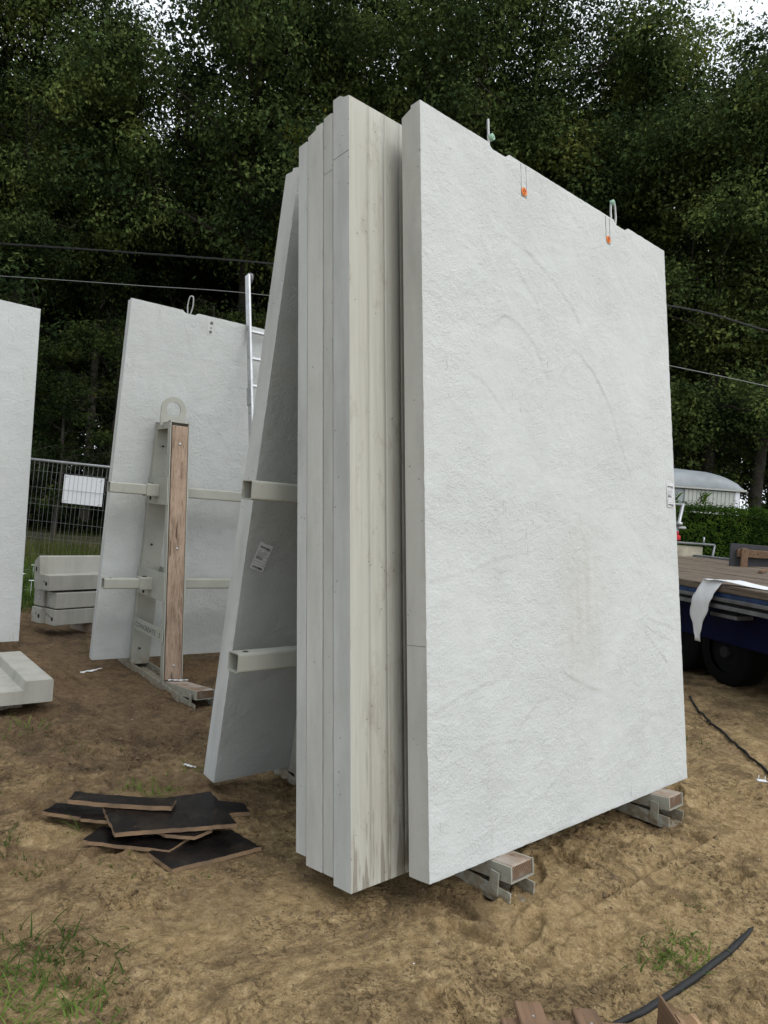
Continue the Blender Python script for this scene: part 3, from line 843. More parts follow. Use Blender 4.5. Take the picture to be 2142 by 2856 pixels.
SPEC_E = [([(.18, 2.83), (.31, 2.84), (.4, 2.87), (.6, 2.84), (.75, 2.77), (.92, 2.67), (1.01, 2.59), (1.1, 2.45)], .0032),
          ([(.24, 2.64), (.38, 2.78), (.45, 2.76), (.55, 2.66), (.64, 2.58), (.7, 2.48)], .0026),
          ([(.24, 2.36), (.3, 2.42), (.38, 2.47), (.47, 2.46), (.56, 2.41), (.65, 2.31), (.74, 2.17)], .0034),
          ([(.74, 2.17), (.83, 2.27), (.94, 2.41), (1.0, 2.42), (1.12, 2.34), (1.27, 2.2), (1.41, 1.95), (1.49, 1.79), (1.53, 1.52)], .0034),
          ([(.10, 2.14), (.15, 2.13), (.2, 2.12), (.27, 2.07), (.34, 2.02), (.38, 1.96)], .0026),
          ([(-.2, 1.2), (-.14, 1.22), (-.04, 1.24), (.09, 1.26), (.21, 1.3), (.39, 1.33), (.47, 1.34)], .0024),
          ([(1.52, 1.02), (1.56, 1.05), (1.74, 1.2), (1.78, 1.23)], .0032), ([(1.52, 1.07), (1.56, 1.11), (1.66, 1.2), (1.7, 1.23)], .0028),
          ([(1.4, 2.15), (1.48, 2.16), (1.69, 2.17), (1.86, 2.16)], .0016),
          ([(-.2, .67), (-.15, .69), (.05, .74), (.25, .78), (.37, .8)], .0026), ([(.37, .8), (.34, .76), (.26, .71), (.15, .64), (.1, .6)], .0020),
          ([(.76, .78), (.8, .75), (.91, .7), (1.14, .63), (1.25, .60)], .0026), ([(.40, .54), (.44, .58), (.52, .63), (.62, .66), (.7, .67)], .0024),
          ([(1.5, 1.04), (1.57, 1.01), (1.76, .95), (2.02, .9)], .0026), ([(1.55, .97), (1.61, .94), (1.77, .88), (2.01, .82)], .0030), ([(1.53, .96), (1.57, .93), (1.75, .79), (1.99, .59)], .0026),
          ([(.08, .48), (.12, .5), (.19, .52), (.33, .5), (.4, .48)], .0022), ([(1.3, .3), (1.6, .45), (1.9, .42)], .0016), ([(.5, .2), (.8, .33), (1.1, .3)], .0014)]
e_f, e_b = 1.0544, 0.9395
panE = panel('concrete_element', RM, e_b, e_f, -.1858, 2.0159, .0318,
             [(e_f, 3.3025), (.997, 3.3025), (.996, 3.288), (e_b, 3.272)], .0095, 5, SPEC_E, recess=[(.285, .425, .024), (1.415, 1.56, .024)], front='trowel_st', sides='smooth_warm')
tag(panE, 'large white trowelled concrete panel at the front of the stack, with two steel lifting loops', 'concrete panel', PG)
lifting_loop(panE, 1.02, .318, 3.281, .175, .05, -.70, 'foot')
lifting_loop(panE, 1.02, 1.462, 3.281, .175, .05, .10, 'top')
def orange_cap(p, x, y, z):
    c = loc_of(p); b = MB()
    b.disc((x - c.x, y - c.y, z - c.z), (1, 0, 0), .021, .008, 20)
    o = b.build('insert_cap', 'orange', p)
    t = MB()
    for a in (0.4, 1.7, 3.2, 4.6):
        t.disc((x - c.x + .005, y - c.y + .009 * math.cos(a), z - c.z + .010 * math.sin(a)), (1, 0, 0), .0045, .003, 8)
    t.build('cap_print', 'orange_dark', o)
    r = MB()
    for dy in (-.021, .021):
        r.box(x - c.x - .003, x - c.x + .0012, y - c.y + dy - .0012, y - c.y + dy + .0012, z - c.z - .02, 3.293 - c.z)
    r.box(x - c.x - .003, x - c.x + .0011, y - c.y - .024, y - c.y + .024, z - c.z - .027, z - c.z - .0245)
    r.build('pocket_joint', 'seam', p)
orange_cap(panE, e_f, .545, 3.152); orange_cap(panE, e_f, 1.335, 3.158)
sticker(panE, e_f + .002, 1.948, 1.727, -.01, .088, .15, 'GP0.1')
def seam(p, x0, x1, y, z, slope=0.0):
    c = loc_of(p)
    b = MB(); b.box(x0 - c.x, x1 - c.x, y - c.y - .0006, y - c.y + .004, z - c.z - .0011, z - c.z + .0011); b.build('formwork_seam', 'seam', p)
seam(panE, e_b + .002, e_f - .006, -.1858, .955)

panD = panel('concrete_element', RM, .7375, .848, -.4146, 1.79, .0,
             [(.848, 3.3252), (.811, 3.334), (.786, 3.353), (.7375, 3.356)], .03, 8, front='board', grooves=(-.3049, -.2090, -.1168, -.02, .08), chip=.35)
tag(panD, 'wood-grain faced concrete panel with notched top, second from the front of the stack', 'concrete panel', PG)
seam(panD, .739, .846, -.4146, 3.076)
panC = panel('concrete_element', RM, .6685, .7319, -.4140, 1.79, .0275, [(.7319, 3.300), (.72, 3.306), (.6685, 3.304)], .05, 12, sides='smooth_warm')
tag(panC, 'slim pale concrete panel wedged third from the front of the stack', 'concrete panel', PG)
seam(panC, .67, .73, -.4140, 3.037)
panB = panel('concrete_element', RM, .5520, .6620, -.4165, 1.79, .0268, [(.662, 3.293), (.612, 3.294), (.611, 3.279), (.552, 3.271)], .05, 13, sides='pale')
tag(panB, 'thick speckled concrete panel with stepped top, fourth from the front of the stack', 'concrete panel', PG)
panA = panel('concrete_element', RM, .4762, .5470, -.4150, 1.79, .0603, [(.547, 3.252), (.54, 3.258), (.4762, 3.2583)], .05, 14)
tag(panA, 'slim grey concrete panel at the back of the stack, touching the steel rack', 'concrete panel', PG)

SPEC_L = [([(-.28, .55), (.0, .62), (.3, .58), (.7, .7)], .003), ([(-.2, 1.9), (.1, 1.8), (.4, 1.5)], .003), ([(-.25, .35), (-.1, .42), (.2, .40)], .0035), ([(-.29, 1.05), (.1, 1.12), (.5, 1.05)], .0025)]
L_in, L_out = -.4750, -.5935
panL = panel('concrete_element', LM, L_out, L_in, -.2982, 1.90, .0258, [(L_in, 3.264), (-.534, 3.266), (-.535, 3.250), (L_out, 3.243)], .016, 21, SPEC_L, front='trowel_shaded')
tag(panL, 'concrete panel leaning alone opposite the stack, paper label on its shaded face', 'concrete panel', PG)
sticker(panL, L_in + .004, -.202, 1.274, -.318, .086, .15)

# ------------------------------------------------------------------ racks
def channel(b, axis_len, mat, w=.172, h=.065, t=.008, mi=0):
    """U channel along local x from 0 to axis_len, open to +z, centred in y"""
    b.box(0, axis_len, -w / 2, w / 2, 0, t, mi, mat)
    b.box(0, axis_len, -w / 2, -w / 2 + t, t, h, mi, mat)
    b.box(0, axis_len, w / 2 - t, w / 2, t, h, mi, mat)

def hollow(b, x0, x1, z0, z1, y0, y1, t=.006, r=.01):
    """square hollow section along y with rounded corners"""
    def ring(d, rr):
        pts = []
        for (cx, cz, a0) in ((x1 - d - rr, z1 - d - rr, 0), (x0 + d + rr, z1 - d - rr, 90), (x0 + d + rr, z0 + d + rr, 180), (x1 - d - rr, z0 + d + rr, 270)):
            for k in range(4):
                a = math.radians(a0 + k * 30); pts.append((cx + rr * math.cos(a), cz + rr * math.sin(a)))
        return pts
    o, i = ring(0, r), ring(t, max(.003, r - t))
    n = len(o)
    v = [(p[0], y0, p[1]) for p in o] + [(p[0], y1, p[1]) for p in o] + [(p[0], y0, p[1]) for p in i] + [(p[0], y1, p[1]) for p in i]
    f = []
    for k in range(n):
        j = (k + 1) % n
        f += [(k, k + n, j + n, j), (k + 2 * n, j + 2 * n, j + 3 * n, k + 3 * n), (k, j, j + 2 * n, k + 2 * n), (k + n, k + 3 * n, j + 3 * n, j + n)]
    b.add(v, f, 0)

def make_rack(mat4, ys, tubes, label, plate_text=None):
    root = empty('storage_rack', mat4)
    tag(root, label, 'storage rack', 'A-frame panel racks')
    first = None
    for fi, yc in enumerate(ys):
        off = Matrix.Translation((0, yc, 0))
        # base channel, full width
        b = MB(); channel(b, 2.32, off @ Matrix.Translation((-1.16, 0, 0)))
        b.build('base_channel', 'rack', root)
        for side, RMx in ((1, RM), (-1, Matrix.Scale(-1, 4, (1, 0, 0)) @ RM)):
            G = off @ RMx
            b = MB()
            channel(b, .70, G @ Matrix.Translation((.46, 0, -.040)), w=.156, h=.068, t=.007)
            b.build('support_channel', 'rack', root)
            b = MB(); b.bbox(.478, 1.158, -.069, .069, -.031, .0315, .006, 0, G); b.m[3] = 1
            b.build('bearer_timber', ['timber_x', 'endgrain'], root)
            for yy in (-.094, .087):
                b = MB(); b.box(1.055, 1.10, yy, yy + .007, .028, .128, 0, off @ (Matrix.Identity(4) if side > 0 else Matrix.Scale(-1, 4, (1, 0, 0))))
                b.build('strap_plate', 'rack', root)
            # upright: channel with its web inside, timber in the trough
            b = MB()
            b.box(.400, .408, -.086, .086, .0, 2.28, 0, G)
            for yy in (-.086, .078): b.box(.408, .465, yy, yy + .008, .0, 2.28, 0, G)
            b.build('upright', 'rack', root)
            b = MB(); b.bbox(.410, .4745, -.071, .071, .036, 2.23, .004, 0, G)
            tm = b.build('upright_timber', 'timber', root)
            for zb_ in (.154, 1.15, 2.068):
                k = MB(); c0 = G @ Vector((.473, 0, zb_)); c1 = G @ Vector((.480, 0, zb_))
                k.tube([c0, c1, c1 + (c1 - c0) * .3], [.012, .0095, .004], 12)
                k.build('bolt', 'alu', tm)
                k = MB(); c0 = G @ Vector((.400, -.02, zb_)); c1 = G @ Vector((.385, -.02, zb_))
                k.tube([c0, c1], .009, 8); k.build('nut', 'rackdark', tm)
        # head plate, cross plates
        b = MB()
        for yy in (-.084, .076): b.box(-.134, .134, yy, yy + .008, 2.245, 2.305, 0, off)
        b.box(-.192, .192, -.086, .086, 2.298, 2.306, 0, off)
        b.build('head_plate', 'rack', root)
        for (z0, z1) in ((1.57, 1.815), (.74, .985)):
            b = MB()
            for yy in (-.096, .088):
                pr = [(-(.462 - SA * z0 * 1.0), z0), (.462 - SA * z0, z0), (.462 - SA * z1, z1), (-(.462 - SA * z1), z1)]
                b.prism(pr, 'y', yy, yy + .008, 0, off)
            b.build('cross_plate', 'rack', root)
        b = MB(); z0, z1 = .405, .51
        b.box(-.335, .418, -.103, -.095, z0, z1, 0, off)
        np_ = b.build('name_plate', 'rack', root)
        if plate_text and fi == 0:
            for tx_, u_, w_ in ((plate_text, -.285, .535), ('3', .325, .035)):
                t = MB(); put_text(t, tx_, .064, u_, .431, w_, -.0004)
                t.v = [(q[0], yc - .1040, q[1]) for q in t.v]
                t.build('cut_lettering', 'hole', np_)
        # lifting eye in the yz plane
        b = MB(); zc, ro, ri = 2.43, .113, .067; nseg = 28
        outer = [(-ro, 2.27), (ro, 2.27)] + [(ro * math.cos(math.pi * k / nseg), zc + ro * math.sin(math.pi * k / nseg)) for k in range(nseg + 1)]
        vv = []; ff = []
        N = 40
        def op(a):
            c, s = math.cos(a), math.sin(a)
            if s >= 0: return (ro * c, zc + ro * s)
            k = min(ro / max(abs(c), 1e-6), (zc - 2.27) / max(-s, 1e-6)); return (k * c, zc + k * s)
        for sx in (-.009, .009):
            for k in range(N):
                a = 2 * math.pi * k / N
                vv.append((sx, yc + ri * math.cos(a), zc + ri * math.sin(a)))
            for k in range(N):
                p = op(2 * math.pi * k / N); vv.append((sx, yc + p[0], p[1]))
        for k in range(N):
            j = (k + 1) % N
            ff += [(k, k + N, j + N, j), (k + 2 * N, j + 2 * N, j + 3 * N, k + 3 * N), (k, j, j + 2 * N, k + 2 * N), (k + N, k + 3 * N, j + 3 * N, j + N)]
        b.add(vv, ff); b.build('lifting_eye', 'rack', root)
        # sleeves with pins on the tubes
        for (z0, z1, ya, yb) in tubes:
            zc = (z0 + z1) / 2
            b = MB(); hollow(b, -.057, .057, zc - .057, zc + .057, yc - .205, yc - .096, .009, .012)
            s_ = b.build('tube_sleeve', 'rack', root)
            k = MB(); k.disc((0, yc - .15, zc + .060), (0, 0, 1), .021, .008, 12); k.tube([(0, yc - .15, zc + .06), (0, yc - .15, zc - .085)], .009, 8)
            k.build('locking_pin', 'rackdark', s_)
            b = MB(); hollow(b, -.057, .057, zc - .057, zc + .057, yc + .096, yc + .15, .009, .012)
            b.build('tube_sleeve', 'rack', root)
    for (z0, z1, ya, yb) in tubes:
        b = MB(); hollow(b, -.046, .046, z0, z1, ya, yb, .006, .012)
        t_ = b.build('tie_tube', 'rack', root)
        for dy in (.06, .42):
            k = MB(); k.disc((.005, ya + dy, z1 + .0006), (0, 0, 1), .014, .002, 12); k.build('pin_hole', 'hole', t_)
    return root

rack1 = make_rack(Matrix.Identity(4), (.268, 1.648), [(1.618, 1.711, -.51, 2.15), (.805, .897, -.515, 2.15)],
                  'grey-beige steel A-frame rack carrying the upright stack of panels in the foreground')
OX, OY, OZ, TH = -3.185, .586, -.035, -.089
FARM = frame((OX, OY, OZ), rz=TH)
rack2 = make_rack(FARM, (0.0, 1.38), [(1.643, 1.738, -.517, 1.95), (.814, .905, -.505, 1.95)],
                  'grey-beige steel A-frame rack lettered CONCREATE 3, empty on its near side', 'CONCREATE')

SPEC_F = [([(-.3, 2.2), (.1, 2.45), (.4, 2.4), (.7, 2.05), (.9, 1.9)], .003), ([(-.4, 1.2), (-.1, 1.3), (.3, 1.6)], .0025), ([(-.4, 2.9), (0, 2.95), (.5, 2.8)], .002)]
panF = panel('concrete_element', FARM @ LM, -.566, -.4755, -.42, 1.95, .035, [(-.4755, 3.324), (-.51, 3.324), (-.512, 3.312), (-.566, 3.31)], .022, 33, SPEC_F, recess=[(.058, .19, .022)])
tag(panF, 'light grey concrete panel leaning behind the lettered rack, one lifting loop on top', 'concrete panel', PG)
lifting_loop(panF, -.52, .122, 3.305, .175, .05, .5, None, .1)
c = loc_of(panF); b = MB()
b.box(-.4755 - c.x, -.4735 - c.x, .298 - c.y, .362 - c.y, 3.158 - c.z, 3.306 - c.z)
ip = b.build('insert_plate', 'smooth', panF)
for zz in (3.265, 3.22, 3.182):
    k = MB(); k.disc((-.4733 - c.x, .33 - c.y, zz - c.z), (1, 0, 0), .016 if zz != 3.22 else .008, .002, 14); k.build('insert_hole', 'seam', ip)

# panel cut by the left edge of the picture, stood nearly upright on two bearers
G = frame((-4.585, -.175, .095), ry=-.028, rz=.0)
panG = panel('concrete_element', G, -.11, 0.0, -2.2, 0.0, 0.0, [(0.0, 3.27), (-.06, 3.27), (-.062, 3.255), (-.11, 3.25)], .03, 44, [([(-.6, 2.5), (-.3, 2.6), (-.1, 2.3), (-.05, 1.9)], .003), ([(-.5, 1.2), (-.25, 1.35), (0, 1.2)], .003), ([(-.4, .5), (-.2, .6), (0, .55)], .002)])
tag(panG, 'white rough concrete panel standing at far left, cut off by the picture edge', 'concrete panel', PG)
for k, yy in enumerate((-.75, -2.0)):
    b = MB(); b.bbox(-.35, .22, -.06, .06, 0, .092, .006)
    o = b.build('timber_bearer', 'timber_x'); o.location = (-4.62, yy, gh(-4.62, yy) - .012 + .035 * 0)
    o.scale.z = (.095 - o.location.z) / .092
    tag(o, ['squared timber bearer lying under the far left panel, nearer its right end', 'squared timber bearer lying under the far left panel, beyond the picture edge'][k], 'timber')

# ------------------------------------------------------------------ L-shaped element and beams at left
d = Vector((.055, .998, 0)).normalized(); nn = Vector((-d.y, d.x, 0))
A = Vector((-2.445, -.518, .07))
ML = Matrix(((nn.x, d.x, 0, A.x), (nn.y, d.y, 0, A.y), (0, 0, 1, A.z), (0, 0, 0, 1)))
b = MB()
prof = [(0, .006), (0, .154), (-.004, .160), (-.178, .160), (-.182, .156), (-.196, .094), (-1.3, .094), (-1.3, .0), (-.006, 0)]
b.prism(prof, 'x', 1.04, 0.0)
lel = b.build('kerb_element', 'weather'); lel.matrix_basis = ML
tag(lel, 'pale L-shaped concrete element with raised kerb lying at the left edge', 'concrete element')
for k, (xx, yy) in enumerate(((.25, -.6), (.8, -.6))):
    b = MB(); b.bbox(-.04, .04, -.45, .45, 0, .105, .005); o = b.build('timber_bearer', 'timber_x')
    o.matrix_basis = ML @ Matrix.Translation((xx, yy, -.106))
    tag(o, ['front timber bearer in the shadow beneath the L-shaped element', 'rear timber bearer in the shadow beneath the L-shaped element'][k], 'timber')

bd = Vector((-.20, .98, 0)).normalized(); bn = Vector((-bd.y, bd.x, 0)) * 1
A = Vector((-5.27, .362, .0))
MBm = Matrix(((bd.x, bn.x, 0, A.x), (bd.y, bn.y, 0, A.y), (0, 0, 1, 0), (0, 0, 0, 1)))
BG = 'weathered concrete beams piled by the grass'
def beam(s0, t0, t1, z0, z1, label, prof=None, length=2.2, holes=(), mark=None):
    b = MB()
    if prof: b.prism(prof, 'x', s0, s0 + length)
    else: b.bbox(s0, s0 + length, t0, t1, z0, z1, .006)
    o = b.build('concrete_girder', 'weather'); o.matrix_basis = MBm
    tag(o, label, 'concrete beam', BG)
    for (t, z, w, h) in holes:
        k = MB(); k.box(s0 - .0015, s0 + .01, t - w / 2, t + w / 2, z - h / 2, z + h / 2); k.build('strand_hole', 'hole', o)
    if mark:
        t, z, w, h = mark; k = MB()
        for (a, bb, cc, dd) in ((-1, 1, .94, 1), (-1, 1, -1, -.94), (-1, -.92, -1, 1), (.92, 1, -1, 1), (-.3, -.15, -.5, .5), (.2, .35, -.5, .5)):
            k.box(s0 - .0012, s0 + .002, t + a * w / 2, t + bb * w / 2, z + cc * h / 2, z + dd * h / 2)
        k.build('chalk_mark', 'paper', o)
beam(0, 0, .203, .10, .272, 'weathered concrete beam with four strand holes, front one of the bottom layer of the pile', holes=((.05, .17, .04, .04), (.09, .19, .012, .02), (.125, .20, .012, .022), (.16, .21, .012, .03)))
beam(-.045, .207, .400, .10, .272, 'weathered concrete beam, rear one of the bottom layer', holes=((.25, .18, .04, .04), (.31, .20, .014, .02)), mark=(.37, .22, .06, .09))
beam(.008, 0, .206, .286, .462, 'concrete beam with white framed mark, front one of the middle layer', mark=(.11, .37, .09, .09))
beam(-.02, .212, .425, .286, .478, 'concrete beam with white framed mark, rear one of the middle layer', mark=(.31, .39, .09, .09))
beam(-.08, 0, 0, 0, 0, 'L-shaped concrete beam with tall back lying on top of the pile',
     prof=[(.012, .49), (.012, .652), (.215, .652), (.248, .84), (.262, .852), (.345, .79), (.352, .76), (.32, .49)], holes=((.075, .56, .04, .04), (.12, .58, .014, .025), (.30, .70, .03, .05)), mark=(.28, .60, .05, .08))
for k, ss in enumerate((.5, 1.8)):
    b = MB(); b.bbox(ss - .05, ss + .05, -.02, .44, -.06, .1, .005); o = b.build('timber_bearer', 'timber_x'); o.matrix_basis = MBm
    tag(o, ['near timber bearer in the dark under the beam pile', 'far timber bearer in the dark under the beam pile'][k], 'timber')

# ------------------------------------------------------------------ ladder against the far panel
lroot = empty('ladder', FARM @ Matrix.Translation((.683, .69, .0)))
tag(lroot, 'aluminium ladder leaning against the top of the far concrete panel', 'ladder')
lz, lxn = 3.86, -.83
ll = math.hypot(lz, lxn); la = math.atan2(-lxn, lz)
TL = Matrix.Rotation(-la, 4, 'Y')
for k, yy in enumerate((0, .38)):
    b = MB(); b.bbox(-.035, .035, yy - .013, yy + .013, 0, ll, .004, 0, TL); st = b.build('stile', 'alu', lroot)
    for kk in range(7):
        q = MB(); q.disc(TL @ Vector((0, yy - .0135, .3 + kk * .28 + 1.4)), (0, 1, 0), .008, .002, 8); q.build('rivet', 'wire', st)
    b = MB(); b.disc(TL @ Vector((-.02, yy + (.03 if k == 0 else -.03), ll - .02)), (0, 1, 0), .055, .03, 18); b.build('wall_wheel', 'greyrail', lroot)
    b = MB(); b.bbox(-.040, .040, yy - .017, yy + .017, -.02, .05, .004, 0, TL); b.build('foot', 'black', lroot)
for k in range(12):
    b = MB(); b.bbox(-.016, .016, .0135, .3665, .33 + k * .275, .358 + k * .275, .004, 0, TL); b.build('rung', 'alu', lroot)
b = MB(); b.bbox(-.042, .042, -.019, -.0135, 2.62, 2.80, .003, 0, TL); b.build('splice_bracket', 'steel', lroot)

# ------------------------------------------------------------------ fence, sign
fence_o = at(11.0, -5.9)
fr = empty('mesh_fence', Matrix.Translation((fence_o.x, fence_o.y, .0)) @ Matrix.Rotation(math.atan2(RH.y, RH.x), 4, 'Z') @ Matrix.Rotation(.030, 4, 'Y'))
tag(fr, 'galvanised temporary mesh fence panel behind the beam pile, white board tied to it', 'fence')
FW, FT = 3.2, 2.045
b = MB(); b.tube([(0, 0, FT), (FW, 0, FT)], .021, 10); b.build('top_rail', 'steel', fr)
b = MB(); b.tube([(0, 0, .04), (FW, 0, .04)], .019, 10); b.build('bottom_rail', 'wire', fr)
for xx in (0, FW):
    b = MB(); b.tube([(xx, 0, -.2), (xx, 0, FT)], .021, 10); b.build('post', 'steel', fr)
b = MB()
k = 0
xx = .05
while xx < FW:
    x_ = xx + random.uniform(-.004, .004); w1 = random.uniform(-.006, .006)
    b.tube([(x_, -.018, .1), (x_ + w1, -.018, 1.0), (x_, -.018, 1.65), (x_ + w1 * .6, -.012, FT + .03)], .0021, 5); xx += .069
for zz in (.10, .36, .61, .865, 1.12, 1.375, 1.63, 1.88):
    b.tube([(0, -.021, zz), (FW, -.021, zz)], .0024, 5)
wm = b.build('wire_mesh', 'wire', fr)
# white board tied behind the mesh
Minv = fr.matrix_basis.inverted()
sg = empty('sign_board', fr.matrix_basis.copy())
tag(sg, 'blank white board hung on the mesh fence', 'sign')
b = MB(); b.bbox(.93, 1.545, -.010, -.004, 1.43, 1.865, .002); bo = b.build('board', 'signwhite', sg)
b = MB()
for (xx, zz) in ((.96, 1.83), (1.5, 1.82), (.96, 1.46), (1.5, 1.45)):
    b.tube([(xx - .02, -.018, zz - .015), (xx, -.026, zz), (xx + .035, -.018, zz + .012)], .002, 5)
b.build('cable_ties', 'black', sg)

# ------------------------------------------------------------------ plywood offcuts
def ply(corners, ztop, th, label, tilt=(0, 0), bend=0.0):
    cx = sum(p[0] for p in corners) / len(corners); cy = sum(p[1] for p in corners) / len(corners)
    a = sum((corners[i][0] - cx) * (corners[(i + 1) % len(corners)][1] - cy) - (corners[(i + 1) % len(corners)][0] - cx) * (corners[i][1] - cy) for i in range(len(corners)))
    if a < 0: corners = corners[::-1]
    # subdivide the outline so that the edges can be frayed
    pts = []
    for i, p in enumerate(corners):
        q = corners[(i + 1) % len(corners)]
        m_ = max(2, int(math.dist(p, q) / .03))
        for k in range(m_):
            t = k / m_
            j = 0 if k == 0 else random.gauss(0, .0020) + .0012 * math.sin(k * .55 + i)
            dx, dy = q[0] - p[0], q[1] - p[1]; L_ = math.hypot(dx, dy)
            pts.append((p[0] + dx * t - dy / L_ * j - cx, p[1] + dy * t + dx / L_ * j - cy))
    zf = lambda x, y: tilt[0] * x + tilt[1] * y + bend * (x * x + y * y)
    n_ = len(pts)
    v = [(x, y, zf(x, y)) for x, y in pts] + [(x, y, zf(x, y) + th) for x, y in pts]
    f = [tuple(range(n_ - 1, -1, -1)), tuple(range(n_, 2 * n_))] + [(i, (i + 1) % n_, n_ + (i + 1) % n_, n_ + i) for i in range(n_)]
    b = MB(); b.add(v, f); b.m = [0, 0] + [1] * n_
    o = b.build('plywood_board', ['film', 'ply']); o.location = (cx, cy, ztop - th)
    return tag(o, label, 'plywood', 'plywood offcuts piled on the sand')
ply([(-.449, -.901), (-.34, -.385), (.058, -.464), (-.144, -.962)], .100, .019, 'largest black film-faced plywood offcut lying across the top of the pile')
ply([(-.536, -1.037), (-.616, -.978), (-.285, -.604), (-.212, -.665)], .124, .021, 'long narrow black plywood strip lying on top of the largest offcut', bend=.09)
ply([(-.616, -1.124), (-.683, -1.039), (-.542, -.80), (-.30, -.80), (-.353, -.906)], .060, .018, 'pointed black plywood offcut sticking out at the left of the pile', tilt=(.03, -.02), bend=.10)
ply([(-.34, -.52), (-.304, -.374), (-.2, -.276), (-.091, -.302), (-.13, -.395), (-.16, -.52)], .066, .020, 'worn plywood offcut with bare wood showing at the right back of the pile')
ply([(-.274, -1.053), (-.355, -.941), (-.052, -.63), (.014, -.777)], .040, .017, 'black plywood offcut with frayed edge at the lower left of the pile', tilt=(-.03, .02), bend=.06)
ply([(-.038, -.852), (-.09, -.60), (-.036, -.434), (.193, -.41), (.161, -.832)], .030, .019, 'muddy black plywood offcut lying flat on the sand nearest the stack')
ply([(-.20, -.80), (.003, -.560), (.027, -.664), (-.06, -.76)], .077, .016, 'small plywood offcut peeping out under the front of the largest one')
ply([(-.461, -.995), (-.389, -.887), (-.30, -.88), (-.341, -.935), (-.414, -1.016)], .077, .015, 'pale-edged plywood sliver tucked between the strip and the pointed offcut')

# ------------------------------------------------------------------ trailer
td = Vector((-.881, .473, 0)).normalized(); tn = Vector((.473, .881, 0)).normalized()
TO = Vector((-.80, 5.59, 1.12))
Mt = Matrix(((td.x, tn.x, 0, TO.x), (td.y, tn.y, 0, TO.y), (0, 0, 1, TO.z), (0, 0, 0, 1))) @ Matrix.Rotation(.064, 4, 'X')
tr = empty('flatbed_trailer', Mt)
tag(tr, 'blue flatbed trailer with brown plank deck parked behind the stack', 'trailer')
S0, S1 = -3.6, 5.4
npl = 15
for k in range(npl):
    t0 = .13 + k * (2.32 / npl)
    b = MB(); b.bbox(S0, S1, t0 + .004, t0 + 2.32 / npl - .004, -.035, random.uniform(-.004, .003), .005); b.build('plank', 'deckwood', tr)
b = MB(); b.bbox(S0, S1, 0.0, .125, -.075, .002, .006); b.build('edge_timber', 'deckwood', tr)
b = MB(); b.bbox(S0, S1, 2.46, 2.55, -.12, .03, .006); b.build('far_rail', 'greyrail', tr)
b = MB(); b.bbox(S0, S1, .012, .09, -.125, -.078, .003); b.build('blue_rail', 'bluerail', tr)
b = MB(); b.bbox(S0, S1, -.015, .07, -.165, -.127, .004); b.build('steel_rail', 'greyrail', tr)
b = MB(); b.bbox(S0, S1, .02, .07, -.20, -.168, .003); b.build('rail_web', 'hole', tr)
b = MB(); b.bbox(S0, S1, -.005, .09, -.245, -.202, .004); b.build('lower_rail', 'greyrail', tr)
b = MB(); b.bbox(S0, S1, .28, .36, -.66, -.06, .006); b.build('chassis_beam', 'blue', tr)
b = MB(); b.bbox(S0, S1, 2.15, 2.23, -.66, -.06, .006); b.build('chassis_beam', 'blue', tr)
for ss in np.arange(S0 + .3, S1, .9):
    b = MB(); b.box(ss - .04, ss + .04, .1, 2.45, -.2, -.04); b.build('cross_member', 'blue', tr)
b = MB(); b.bbox(S0, S1, .62, 1.9, -.62, -.25, .02); b.build('light_blocker', 'hole', tr)  # added dark box that keeps light out from under the deck
b = MB(); b.bbox(-.85, -.45, .05, .25, -.34, -.30, .004); b.build('tool_bracket', 'greyrail', tr)
b = MB(); b.bbox(-1.85, -1.222, .1, .13, -1.02, -.43, .01); b.build('mud_flap', 'greyrail', tr)
for ss in (-1.75, -1.32):
    b = MB(); b.bbox(ss - .02, ss + .02, .106, .124, -.44, -.16, .004); b.build('flap_hanger', 'hole', tr)
WR = .385
for ss in (1.25, .45, -.36):
    for t0 in (.30, 1.95):
        b = MB(); zc = WR + .012 - 1.12 - .064 * (t0 + .14)
        prof = [(.0, .60), (.0, .93), (.03, 1.0), (.25, 1.0), (.28, .93), (.28, .60)]
        nn_ = 36; v = []; f = []
        for i in range(nn_):
            a = 2 * math.pi * i / nn_
            for (w, r) in prof: v.append((ss + WR * r * math.cos(a), t0 + w, zc + WR * r * math.sin(a)))
        m_ = len(prof)
        for i in range(nn_):
            j = (i + 1) % nn_
            for k in range(m_ - 1): f.append((i * m_ + k, j * m_ + k, j * m_ + k + 1, i * m_ + k + 1))
        b.add(v, f, 0, True); w_ = b.build('wheel', 'tyre', tr)
        b = MB(); b.disc((ss, t0 + .14, zc), (0, 1, 0), WR * .61, .2, 28); b.build('rim', 'rim', w_)
    b = MB(); b.tube([(ss, .3, WR - 1.15), (ss, 2.2, WR - 1.25)], .06, 10); b.build('axle', 'hole', tr)

def onT(s, t, z=0.0): return Mt @ Vector((s, t, z))
